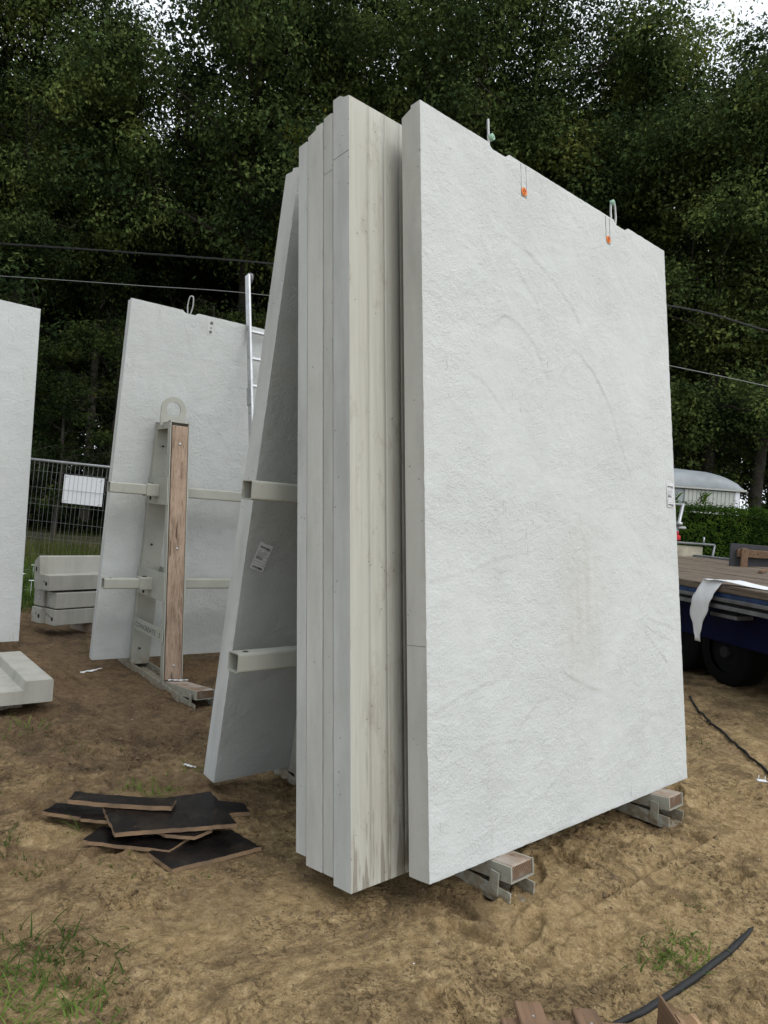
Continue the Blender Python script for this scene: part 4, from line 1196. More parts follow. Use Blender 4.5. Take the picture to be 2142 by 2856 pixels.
# white foil strip draped over the edge
b = MB(); vv = []; NL, NW = 44, 8
path = []
for i in range(NL + 1):
    u = i / NL
    if u < .55:
        w = u / .55; path.append((-2.6 + w * 2.02, .42 - .36 * w ** 1.3, .008 + .016 * abs(math.sin(w * 9)) + .035 * sstep(.75, 1, w) * (1 - sstep(.96, 1.0, w) * .3)))
    else:
        w = (u - .55) / .45; path.append((-.58 + .20 * min(1, w * 1.5) * (1 - .25 * w), .06 - .13 * math.sin(min(1, w * 2.2) * math.pi / 2), .035 + .02 * math.sin(min(1, w * 5) * math.pi) - .70 * max(0, w - .06) ** 1.12))
for i, p in enumerate(path):
    q = Vector(path[min(i + 1, NL)]) - Vector(path[max(0, i - 1)])
    u = i / NL
    hw = .09 if u < .45 else .09 + .05 * sstep(.45, .6, u) - .095 * sstep(.78, .97, u)
    side = Vector((q.y, -q.x, 0))
    side = Vector((.25, -1, 0)).normalized() if u < .5 else Vector((.25, -1, 0)).normalized().lerp(Vector((1, 0, 0)), float(sstep(.5, .62, u))).normalized()
    for k in range(NW + 1):
        s_ = (k / NW - .5) * 2 * hw
        wob = .012 * math.sin(u * 31 + k * .9) * sstep(.5, .7, u) + .004 * math.sin(k * 1.7 + u * 50)
        vv.append((p[0] + side.x * s_, p[1] + side.y * s_ - abs(wob), p[2] + (wob * .5 if u < .55 else 0)))
ff = [(i * (NW + 1) + k, i * (NW + 1) + k + 1, (i + 1) * (NW + 1) + k + 1, (i + 1) * (NW + 1) + k) for i in range(NL) for k in range(NW)]
b.add(vv, ff, 0, True)
fo = b.build('foil_strip', 'sheet'); fo.matrix_basis = Mt
sm_ = fo.modifiers.new('thick', 'SOLIDIFY'); sm_.thickness = .003
tag(fo, 'white foil strip draped over the edge of the trailer deck', 'foil')
# bits lying on the deck
def stick(s, t, L, w, h, ang, mt, name, label, cat):
    b = MB(); b.bbox(-L / 2, L / 2, -w / 2, w / 2, .002, h, .003)
    o = b.build(name, mt); o.matrix_basis = Mt @ Matrix.Translation((s, t, .003)) @ Matrix.Rotation(ang, 4, 'Z')
    return tag(o, label, cat)
b = MB(); b.bbox(-.28, .28, -.03, .03, 0, .03, .006); b.bbox(-.05, .08, -.025, .04, .03, .055, .006)
o = b.build('painted_batten', 'scrap'); o.matrix_basis = Mt @ Matrix.Translation((.05, 1.45, .005)) @ Matrix.Rotation(.5, 4, 'Z')
tag(o, 'white painted batten lying on the trailer deck beside the stack', 'batten')
stick(.45, 1.50, .30, .05, .035, .9, 'oldwood', 'wood_block', 'small brown wood block lying next to the white batten on the deck', 'wood block')
stick(.62, 1.85, .35, .05, .02, .7, 'oldwood', 'wood_strip', 'thin wood strip lying furthest back on the trailer deck', 'wood strip')
b = MB(); b.box(-.09, .07, -.04, .04, 0, .006)
for xx in (-.02, .05): b.tube([(xx, 0, .004), (xx + .004, 0, .075)], .005, 6)
o = b.build('plastic_clip', 'sheet'); o.matrix_basis = Mt @ Matrix.Translation((-1.30, 1.30, .004)) @ Matrix.Rotation(.4, 4, 'Z')
tag(o, 'white plastic clip with two prongs lying on the trailer deck', 'clip')
b = MB(); b.box(-.03, .03, -.02, .02, 0, .004)
for xx in (-.02, .02): b.tube([(xx, 0, .002), (xx, 0, .035)], .0025, 5)
o = b.build('plastic_clip', 'sheet'); o.location = (1.16, 2.857, gh(1.16, 2.857) + .002); o.rotation_euler.z = .7
tag(o, 'small white plastic clip lying on the sand by the right edge', 'clip')

# ------------------------------------------------------------------ behind the trailer
yaw = math.atan2(RH.y, RH.x)
def site(depth, lat, z=0.0, dyaw=0.0):
    p = at(depth, lat, z); return Matrix.Translation(p) @ Matrix.Rotation(yaw + dyaw, 4, 'Z')
# utility trailer tail board
ut = empty('utility_trailer', site(11.6, 4.55, 0))
tag(ut, 'small utility trailer with pale board side and steel frame in front of the hedge', 'trailer')
b = MB(); b.bbox(-1.6, .62, -.01, .01, 1.10, 1.44, .003); b.build('side_board', 'plypale', ut)
b = MB(); b.tube([(-1.6, -.03, 1.485), (.80, -.03, 1.485)], .018, 8); b.tube([(.80, -.03, 1.485), (.74, -.03, 1.0)], .018, 8); b.build('frame_rail', 'wire', ut)
b = MB(); b.tube([(.62, -.03, 1.48), (.62, -.03, 1.60)], .014, 6); b.build('pin', 'steel', ut)
b = MB(); b.bbox(-1.6, .7, -.05, 1.2, .55, 1.10, .02); b.build('body', 'greyrail', ut)
for xx in (-1.2, -.3):
    b = MB(); b.disc((xx, -.12, .32), (0, 1, 0), .32, .14, 24); b.build('wheel', 'tyre', ut)
# leaning fence post with clamp
fp = empty('fence_post', site(11.2, 4.62, 0))
tag(fp, 'leaning galvanised fence post with clamp and red cap beside the stack edge', 'fence post')
b = MB(); b.tube([(-.28, 0, 0), (.02, 0, 2.10)], .026, 10); b.build('pole', 'steel', fp)
b = MB(); b.tube([(.02, 0, 2.08), (-.9, 0, 2.10)], .018, 8); b.build('rail', 'steel', fp)
b = MB(); b.disc((-.03, -.03, 1.78), (0, 0, 1), .05, .05, 10); b.bbox(-.05, .07, -.07, .0, 1.70, 1.74, .01); b.build('clamp', 'steel', fp)
b = MB(); b.bbox(-.09, .0, -.06, .02, 1.52, 1.60, .015); b.bbox(-.065, -.03, -.05, 0, 1.6, 1.66, .01); b.build('red_cap', 'red', fp)
b = MB()
for k in range(12): b.tube([(-.1 - k * .07, .0, .2), (-.02 - k * .07, 0, 2.08)], .003, 5)
b.build('wire_mesh', 'wire', fp)
# dark board with a timber frame
db = empty('framed_board', site(9.8, 4.75, 0, -.15))
tag(db, 'dark board with a brown timber frame standing behind the trailer deck', 'board')
b = MB(); b.bbox(0, 2.0, 0, .03, .2, 1.545, .004); b.build('panel', 'darkboard', db)
b = MB(); b.bbox(.08, 1.9, -.06, -.002, 1.37, 1.475, .006); b.build('rail', 'oldwood', db)
b = MB(); b.bbox(.115, .20, -.10, -.062, .9, 1.49, .006); b.build('stud', 'oldwood', db)
b = MB(); b.bbox(0.05, .15, -.06, 0.1, .0, .2, .006); b.bbox(1.8, 1.9, -.06, 0.1, .0, .2, .006); b.build('foot', 'oldwood', db)

# hedge
def leaf_cloud(pts, nrm, size, jitter=.6, aspect=.55):
    """kite-shaped leaves at pts with rough normals nrm -> verts, faces"""
    n = len(pts)
    nr = nrm + rng.normal(0, jitter, (n, 3)); nr /= np.linalg.norm(nr, axis=1)[:, None] + 1e-9
    t = rng.normal(0, 1, (n, 3)); t -= nr * (t * nr).sum(1)[:, None]; t /= np.linalg.norm(t, axis=1)[:, None] + 1e-9
    s = np.cross(nr, t)
    L = (size * rng.uniform(.6, 1.35, n))[:, None]; Wd = L * aspect * rng.uniform(.7, 1.2, (n, 1))
    a = pts - t * L * .5; c_ = pts + t * L * .5
    m1 = pts + s * Wd * .5 + nr * L * .12 - t * L * .05; m2 = pts - s * Wd * .5 + nr * L * .12 - t * L * .05
    V = np.stack([a, m1, c_, m2], 1).reshape(-1, 3)
    return V, np.arange(4 * n).reshape(n, 4)

hg = empty('hedge', site(13.0, 2.6, 0))
tag(hg, 'clipped green conifer hedge standing behind the trailer', 'hedge')
n = 60000; HL, HD, HT = 9.5, 1.1, 2.12
u = rng.uniform(0, HL, n); zz = HT * rng.uniform(0.02, 1, n) ** .9
face = rng.random(n)
bulge = .10 * fbm(u * 1.4, zz * 1.4, 5, 3) + .05 * fbm(u * 5, zz * 5, 6, 2)
dep_ = np.where(face < .75, -bulge + np.abs(rng.normal(0, .07, n)), rng.uniform(0, HD, n))
zz = np.where(face < .75, zz, HT + .03 * fbm(u * 2, dep_ * 2, 8, 2) + rng.normal(0, .035, n) + .012 * rng.exponential(1.5, n))
nr = np.where((face < .75)[:, None], np.array([0, -1., .45]), np.array([0, -.2, 1.]))
V, Fq = leaf_cloud(np.stack([u, dep_, zz], -1), nr, .062, .6, .34)
link('foliage', fast_mesh('hedge_foliage', V, Fq, 'hedge'), hg)
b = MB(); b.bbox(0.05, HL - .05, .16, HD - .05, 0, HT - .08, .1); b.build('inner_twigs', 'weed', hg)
V = []; Fq = []
b = MB()
for k in range(26):
    x_ = rng.uniform(0.2, HL - .2); h_ = rng.uniform(.08, .3); l_ = rng.uniform(-.25, .25)
    if k < 3: x_, h_, l_ = 3.05 + k * .12, .28, .3 - .2 * k
    pts_ = [(x_, .25, HT - .05), (x_ + l_ * .4, .22, HT + h_ * .7), (x_ + l_, .2, HT + h_)]
    b.tube(pts_, [.008, .006, .002], 5)
    for m_ in range(6):
        t_ = .3 + .12 * m_; px_ = x_ + l_ * t_; pz = HT + h_ * t_
        b.add([(px_, .22, pz), (px_ + .05, .2, pz + .025), (px_ + .09, .22, pz + .06), (px_ + .03, .22, pz + .04)], [(0, 1, 2, 3)])
        b.add([(px_, .22, pz), (px_ - .04, .2, pz + .03), (px_ - .07, .22, pz + .07), (px_ - .02, .22, pz + .04)], [(0, 1, 2, 3)])
tag(b.build('stray_shoots', 'hedge', hg), kind='stuff')

# caravan
cv = empty('caravan', site(16.5, 3.2, 0, .0) @ Matrix.Rotation(-.003, 4, 'Y'))
tag(cv, 'old cream site caravan with curved grey roof behind the hedge', 'caravan')
CL, CW, CE, CR = 4.98, 2.2, 2.68, .47
b = MB(); b.bbox(0, CL - .08, .02, CW, .6, CE, .02); b.build('body', 'caravan_grey', cv)
b = MB(); b.bbox(0, 3.62, -.002, .018, .6, CE - .02, .003); b.build('plain_panel', 'caravan_grey', cv)
x_ = 3.66
while x_ < CL - .17:
    b = MB(); b.bbox(x_, x_ + .088, -.006, .018, .6, CE - .02, .005); b.build('wall_board', 'caravan', cv); x_ += .094
b = MB(); b.bbox(CL - .16, CL - .05, -.012, .05, .6, CE + .01, .01); b.build('corner_post', 'signwhite', cv)
b = MB(); b.bbox(-.1, CL + .08, -.06, .03, CE - .005, CE + .045, .01); b.build('eave_trim', 'caravan', cv)
vv = []; NX, NA = 40, 16
for i in range(NX + 1):
    x_ = -.1 + (CL + .14) * i / NX
    e_ = max(0, (x_ - (CL - .85)) / .89); k = math.sqrt(max(0, 1 - e_ ** 2.4))
    for j in range(NA + 1):
        a = math.pi * j / NA
        dent = .02 * math.sin(x_ * 4.1 + j) * math.sin(a)
        vv.append((x_, CW / 2 - (CW / 2 + .06) * math.cos(a), CE + .04 + (CR + dent) * k * math.sin(a) ** .75))
b = MB(); b.add(vv, [(i * (NA + 1) + j, (i + 1) * (NA + 1) + j, (i + 1) * (NA + 1) + j + 1, i * (NA + 1) + j + 1) for i in range(NX) for j in range(NA)], 0, True)
b.build('roof', 'roof', cv)
for xx in (1.0, 3.9):
    b = MB(); b.disc((xx, .1, .33), (0, 1, 0), .33, .16, 20); b.build('wheel', 'tyre', cv)

# ------------------------------------------------------------------ overhead cables
def cable(pts, r, label, twist=False):
    P_ = [at(dp, (u_ - 1071) / 2004.25 * dp) for (u_, v_, dp) in pts]
    Q = []
    for (u_, v_, dp) in pts:
        x_, y_ = (u_ - 1071) / 2004.25, (1428 - v_) / 2004.25
        Q.append(CAM + (F + Rv * x_ + Uv * y_) * dp)
    S = []
    for i in range(len(Q) - 1):
        p0, p1, p2, p3 = Q[max(0, i - 1)], Q[i], Q[i + 1], Q[min(len(Q) - 1, i + 2)]
        for k in range(16):
            t = k / 16
            S.append(.5 * ((2 * p1) + (p2 - p0) * t + (2 * p0 - 5 * p1 + 4 * p2 - p3) * t * t + (3 * p1 - p0 - 3 * p2 + p3) * t ** 3))
    S.append(Q[-1])
    b = MB()
    if twist:
        for s_ in range(3):
            b.tube([p + Vector((0, 0, 1)) * r * .9 * math.cos(i * .9 + s_ * 2.1) + RH * r * .9 * math.sin(i * .9 + s_ * 2.1) for i, p in enumerate(S)], r * .8, 6)
    else: b.tube(S, r, 6)
    return tag(b.build('overhead_cable', 'wire' if not twist else 'black'), label, 'cable')
cable([(-400, 655, 14), (0, 680, 14), (380, 706, 14), (758, 736, 14), (1300, 797, 14), (1860, 852, 14), (2142, 923, 14), (2500, 1025, 14)], .013, 'thick twisted overhead cable crossing in front of the trees, upper of two', True)
cable([(-400, 748, 14.2), (0, 770, 14.2), (380, 796, 14.2), (745, 824, 14.2), (1300, 905, 14.2), (1868, 1020, 14.2), (2142, 1078, 14.2), (2500, 1160, 14.2)], .008, 'thin overhead cable crossing in front of the trees, lower of two')

# ------------------------------------------------------------------ hose, cable, pallet, paper
b = MB()
hp = [(1.835, .96, -.02), (1.84, .908, -.004), (1.852, .761, .006), (1.857, .65, .004), (1.856, .543, .008), (1.853, .355, .008), (1.839, .167, .006), (1.826, .05, -.003), (1.812, -.05, .004), (1.78, -.3, .004)]
S = []
for i in range(len(hp) - 1):
    for k in range(8):
        t = k / 8; S.append(Vector(hp[i]).lerp(Vector(hp[i + 1]), t * t * (3 - 2 * t) * .3 + t * .7))
b.tube([(p.x, p.y, sum(gh(p.x + .03 * math.cos(a), p.y + .12 * math.sin(a)) for a in (0, 1, 2, 3, 4, 5, 6)) / 7 + p.z * .6 + .001) for p in S], [.004 + .009 * min(1, i / 18) for i in range(len(S))], 12)
tag(b.build('hose', 'black'), 'black rubber hose half buried in the sand at lower right', 'hose')
b = MB()
cp = [(-.2, 4.72), (-.035, 4.489), (.211, 4.154), (.348, 3.97), (.511, 3.792), (.754, 3.504), (1.0, 3.22), (1.16, 3.02), (1.5, 2.6)]
cp2 = [(cp[i][0] + (cp[i + 1][0] - cp[i][0]) * t / 5, cp[i][1] + (cp[i + 1][1] - cp[i][1]) * t / 5) for i in range(len(cp) - 1) for t in range(5)]
b.tube([(x_, y_, max(gh(x_ + a, y_ + b_) for a in (-.05, 0, .05) for b_ in (-.08, 0, .08)) + .004) for x_, y_ in cp2], .010, 8)
tag(b.build('ground_cable', 'black'), 'thin dark cable lying on shaded sand under the trailer side', 'cable')

e1 = Vector((.058, .066, 0)).normalized(); e2 = Vector((.78, -.625, 0)).normalized()
pm = Matrix(((e1.x, e2.x, 0, 1.607), (e1.y, e2.y, 0, -.372), (0, 0, 1, 0), (0, 0, 0, 1)))
pl = empty('broken_pallet', pm)
tag(pl, 'broken wooden pallet poking into the bottom of the picture', 'pallet')
for (x0, x1, yy) in ((0, .086, 0), (.178, .258, .018)):
    b = MB(); b.bbox(x0, x1, yy, .75, .072, .094, .004); b.build('deck_board', 'oldwood', pl)
b = MB(); b.bbox(-.05, .45, .045, .14, .04, .0715, .004); b.build('cross_board', 'oldwood', pl)
for xx in (0.0, .35):
    b = MB(); b.bbox(xx - .02, xx + .06, .05, .135, -.03, .0395, .004); b.build('block', 'oldwood', pl)
for (xx, yy) in ((.045, .07), (.22, .09)):
    b = MB(); b.disc((xx, yy, .0945), (0, 0, 1), .004, .002, 8); b.build('nail', 'steel', pl)

b = MB(); vv = []
for i in range(25):
    for j in range(15):
        u_, v_ = i / 24, j / 14
        z = .055 + .028 * math.sin(u_ * 21 + .8 * math.sin(v_ * 4)) * (1 - .4 * v_) + .012 * math.sin(v_ * 11 + u_ * 5) - .05 * u_ + (.03 if i < 2 else 0)
        vv.append((u_ * .27 + .008 * math.sin(v_ * 9), v_ * .40 + .012 * math.sin(u_ * 17), max(.012, z)))
b.add(vv, [(i * 15 + j, (i + 1) * 15 + j, (i + 1) * 15 + j + 1, i * 15 + j + 1) for i in range(24) for j in range(14)], 0, False)
o = b.build('paper_sack', 'card'); o.matrix_basis = Matrix(((.62, .80, 0, 1.915), (.785, -.60, 0, .005), (0, 0, 1, .0), (0, 0, 0, 1)))
tag(o, 'crumpled brown paper sack at the bottom right edge', 'paper sack')
b = MB(); b.bbox(-.004, .004, -.006, .3, .0, .125, .001); o = b.build('wood_lath', 'oldwood'); o.matrix_basis = Matrix(((.62, .80, 0, 1.905), (.785, -.60, 0, -.003), (0, 0, 1, .0), (0, 0, 0, 1)))
tag(o, 'thin upright wood slat standing against the brown paper sack', 'slat')

# white scraps of foil
def scrap(x, y, L, w, ang, label, z=None, base=None):
    b = MB(); vv = []; n_ = 12
    for i in range(n_ + 1):
        t = i / n_; hw = w * (.35 + .65 * math.sin(math.pi * min(1, t * 1.15 + .05))) * (.8 + .3 * math.sin(t * 17))
        for s_ in (-1, 0, 1): vv.append(((t - .5) * L, s_ * hw / 2 + .1 * w * math.sin(t * 9), .006 + .008 * abs(math.sin(t * 11 + s_))))
    b.add(vv, [(i * 3 + k, (i + 1) * 3 + k, (i + 1) * 3 + k + 1, i * 3 + k + 1) for i in range(n_) for k in range(2)], 0, True)
    o = b.build('plastic_scrap', 'sheet'); o.rotation_euler.z = ang
    o.location = (x, y, gh(x, y) + .002 if z is None else z)
    m_ = o.modifiers.new('t', 'SOLIDIFY'); m_.thickness = .002
    return tag(o, label, 'scrap')
scrap(-3.62, .19, .24, .055, 1.95, 'white plastic scrap lying on the soil beneath the far panel corner')
o = scrap(0, 0, .17, .06, 1.3, 'white plastic scrap lying on the bearer timber of the lettered rack')
o.matrix_basis = FARM @ RM @ Matrix.Translation((.56, .01, .0335)) @ Matrix.Rotation(.9, 4, 'Z')
scrap(-.865, -.235, .09, .025, .4, 'small white scrap on the sand beside the foot of the single leaning panel')

# ------------------------------------------------------------------ clods and crumbs (uncountable)
n = 15000
cx_ = np.concatenate([rng.uniform(-.8, 2.2, n // 2), rng.normal(0, 1, n // 2) * 1.3 - .2]); cy_ = np.concatenate([rng.uniform(-1.8, 2.6, n // 2), rng.normal(0, 1, n // 2) * 1.2 - .3])
keep = fbm(cx_ * 1.3 + 5, cy_ * 1.3, 152, 3) + rng.normal(0, .30, len(cx_)) > .30
cx_, cy_ = cx_[keep], cy_[keep]
sz = np.minimum(.0025 + rng.exponential(.0034, len(cx_)), .024)
octv = np.array([(1, 0, 0), (.3, .95, 0), (-.8, .55, 0), (-.8, -.6, 0), (.35, -.95, 0), (.1, .05, .9)])
octf = np.array([(0, 1, 5), (1, 2, 5), (2, 3, 5), (3, 4, 5), (4, 0, 5)])
an = rng.uniform(0, 6.28, len(cx_)); base = np.einsum('ij,k->kij', octv, sz) * rng.uniform(.6, 1.3, (len(cx_), 6, 1))
rx = base[..., 0] * np.cos(an)[:, None] - base[..., 1] * np.sin(an)[:, None]; ry = base[..., 0] * np.sin(an)[:, None] + base[..., 1] * np.cos(an)[:, None]
V = np.stack([rx + cx_[:, None], ry + cy_[:, None], base[..., 2] + (ground_h(cx_, cy_) - .001)[:, None]], -1).reshape(-1, 3)
Fq = (octf[None] + (np.arange(len(cx_)) * 6)[:, None, None]).reshape(-1, 3)
tag(link('soil_crumbs', fast_mesh('soil_crumbs', V, Fq, 'clod')), 'loose crumbs and clods of soil strewn over the sand', 'soil', kind='stuff')
# pale chips
n = 26
x_ = rng.uniform(-4, 2, n); y_ = rng.uniform(-1.5, 2.4, n)
base = np.einsum('ij,k->kij', octv * np.array([1, 1, .5]), rng.uniform(.002, .006, n))
V = (base + np.stack([x_, y_, ground_h(x_, y_)], -1)[:, None, :]).reshape(-1, 3)
Fq = (octf[None] + (np.arange(n) * 6)[:, None, None]).reshape(-1, 3)
tag(link('concrete_chips', fast_mesh('concrete_chips', V, Fq, 'scrap')), 'tiny white concrete chips scattered on the soil', 'chips', kind='stuff')

# ------------------------------------------------------------------ grass
def blades(px, py, L, wd, lean, pz=None, seg=3):
    """curved tapering blades -> verts, quads"""
    n = len(px); a = rng.uniform(0, 2 * np.pi, n); dx, dy = np.cos(a), np.sin(a)
    if pz is None: pz = ground_h(px, py)
    V = []; 
    for k in range(seg + 1):
        t = k / seg
        r = L * lean * t ** 1.6; z = L * np.sqrt(np.maximum(0, 1 - (lean * .8) ** 2)) * (t - .35 * lean * t * t)
        w = wd * (1 - t) ** .7 * .5 + .0003
        cx, cy = px + dx * r, py + dy * r
        V.append(np.stack([cx - dy * w, cy + dx * w, pz + z], -1)); V.append(np.stack([cx + dy * w, cy - dx * w, pz + z], -1))
    V = np.stack(V, 1).reshape(-1, 3)
    o = (np.arange(n) * 2 * (seg + 1))[:, None]
    q = np.concatenate([o + np.array([2 * k, 2 * k + 1, 2 * k + 3, 2 * k + 2]) for k in range(seg)], 0)
    return V, q
def join(parts):
    V = []; Q = []; o = 0
    for v, q in parts: V.append(v); Q.append(q + o); o += len(v)
    return np.concatenate(V), np.concatenate(Q)
TUFTS = [(-.812, -.599, 26, .10, .05), (-.749, -.494, 30, .12, .06), (-.70, -.44, 22, .1, .05), (-1.562, -.61, 30, .10, .08), (-1.616, -.954, 16, .08, .06), (-2.09, -.898, 80, .13, .16),
         (-.476, -1.003, 10, .14, .03), (-.209, -1.238, 34, .07, .05), (-.851, -.209, 12, .07, .04), (-.418, -1.306, 22, .07, .05), (-.095, -1.034, 16, .05, .06), (.204, -.748, 14, .05, .06),
         (.352, -1.448, 26, .11, .06), (.448, -1.33, 26, .12, .06), (.537, -1.242, 14, .10, .05), (.506, -1.431, 10, .10, .05), (.552, -1.533, 44, .12, .07), (.745, -1.388, 20, .12, .05), (.738, -1.456, 24, .12, .06),
         (.588, -1.576, 50, .12, .07), (.68, -1.322, 9, .10, .04), (.712, -1.521, 46, .12, .07), (.63, -1.62, 36, .11, .08), (.46, -1.56, 24, .11, .07), (.30, -1.55, 20, .10, .07),
         (1.712, .56, 40, .075, .05), (1.744, .356, 70, .085, .045), (1.767, .541, 24, .08, .03), (1.785, .42, 30, .08, .035), (1.09, 1.807, 10, .14, .015), (1.608, .844, 14, .05, .03), (.62, 3.14, 26, .09, .07), (.2, .1, 8, .06, .03),
         (-3.0, -1.0, 60, .12, .25), (-4.3, 1.2, 70, .16, .3), (-4.6, 1.5, 90, .16, .3), (-1.2, -1.3, 20, .07, .08), (-.55, -1.35, 18, .07, .06)]
parts = []
for (tx, ty, n_, L_, sp) in TUFTS:
    px = tx + rng.normal(0, sp * 1.25, n_); py = ty + rng.normal(0, sp * 1.25, n_)
    parts.append(blades(px, py, L_ * .72 * rng.uniform(.4, 1.25, n_), rng.uniform(.003, .008, n_), rng.uniform(.75, 1.22, n_)))
V, Q = join(parts)
tag(link('grass_tufts', fast_mesh('grass_tufts', V, Q, 'grass')), 'sparse green grass and weeds sprouting from the trodden sand', 'grass', kind='stuff')
# field of rough grass towards the fence and the path
n = 42000
dp = 8.6 + 11 * rng.random(n) ** 1.25; lt = -dp * rng.uniform(.18, .62, n)
p0 = np.array([CAM.x, CAM.y]) + dp[:, None] * np.array([FH.x, FH.y]) + lt[:, None] * np.array([RH.x, RH.y])
edge = dp - 9.6 + .9 * fbm(p0[:, 0] * .8, p0[:, 1] * .8, 90, 2)
k_ = edge > rng.uniform(-.6, .6, n)
p0 = p0[k_]; n = len(p0)
hgt = (.20 + .16 * np.clip(fbm(p0[:, 0] * .5, p0[:, 1] * .5, 91, 2), -.8, 1.5)) * rng.uniform(.5, 1.3, n)
f1 = blades(p0[:, 0], p0[:, 1], hgt, rng.uniform(.006, .014, n), rng.uniform(.2, .8, n))
n2 = 4500
dp = 14 + 7 * rng.random(n2); lt = -dp * rng.uniform(.2, .62, n2)
p1 = np.array([CAM.x, CAM.y]) + dp[:, None] * np.array([FH.x, FH.y]) + lt[:, None] * np.array([RH.x, RH.y])
f2 = blades(p1[:, 0], p1[:, 1], rng.uniform(.3, .8, n2), rng.uniform(.006, .012, n2), rng.uniform(.1, .6, n2))
V, Q = join([f1]); tag(link('meadow_grass', fast_mesh('meadow_grass', V, Q, 'grass')), 'rough green grass between the yard and the mesh fence', 'grass', kind='stuff')
tag(link('dry_grass', fast_mesh('dry_grass', f2[0], f2[1], 'drygrass')), 'tall seeding grass standing about the foot of the fence', 'grass', kind='stuff')
# white flower heads in the grass
b = MB()
for k in range(14):
    q = at(random.uniform(9.6, 13), 0); dpt = random.uniform(9.6, 12.5); q = at(dpt, -dpt * random.uniform(.44, .52)); z = gh(q.x, q.y) + random.uniform(.15, .35)
    b.tube([(q.x, q.y, z - .25), (q.x, q.y, z)], .003, 4)
    for j in range(5):
        a = j * 1.256; b.disc((q.x + .025 * math.cos(a), q.y + .025 * math.sin(a), z), (0, 0, 1), .014, .006, 6)
tag(b.build('yarrow_flowers', 'signwhite'), 'white flower heads standing in the grass at left', 'flowers', kind='stuff')

# undergrowth at the edge of the wood
n = 90000
dp = rng.uniform(26.8, 40, n); lt = dp * rng.uniform(-.72, .75, n)
x_ = CAM.x + dp * FH.x + lt * RH.x; y_ = CAM.y + dp * FH.y + lt * RH.y
top = .9 + .7 * fbm(x_ * .3, y_ * .3, 95, 3) + .12 * (dp - 27)
z_ = np.clip(top, .3, 4) * rng.random(n) ** .8
V, Q = leaf_cloud(np.stack([x_, y_, z_], -1), np.tile([0, 0, 1.], (n, 1)), .24, .8, .5)
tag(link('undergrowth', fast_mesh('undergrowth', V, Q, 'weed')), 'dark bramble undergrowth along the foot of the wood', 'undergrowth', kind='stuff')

n = 60000
dp = rng.uniform(40, 56, n); lt = dp * rng.uniform(-.75, .78, n)
x_ = CAM.x + dp * FH.x + lt * RH.x; y_ = CAM.y + dp * FH.y + lt * RH.y
top = 3.9 + 2.4 * fbm(x_ * .16, y_ * .16, 96, 3)
z_ = np.clip(top, .8, 9) * rng.random(n) ** .9
V, Q = leaf_cloud(np.stack([x_, y_, z_], -1), np.tile([0, 0, 1.], (n, 1)), .50, .8, .6)
tag(link('thicket_undergrowth', fast_mesh('thicket_undergrowth', V, Q, 'weed')), 'black thicket of saplings closing the view deep in the wood', 'undergrowth', kind='stuff')

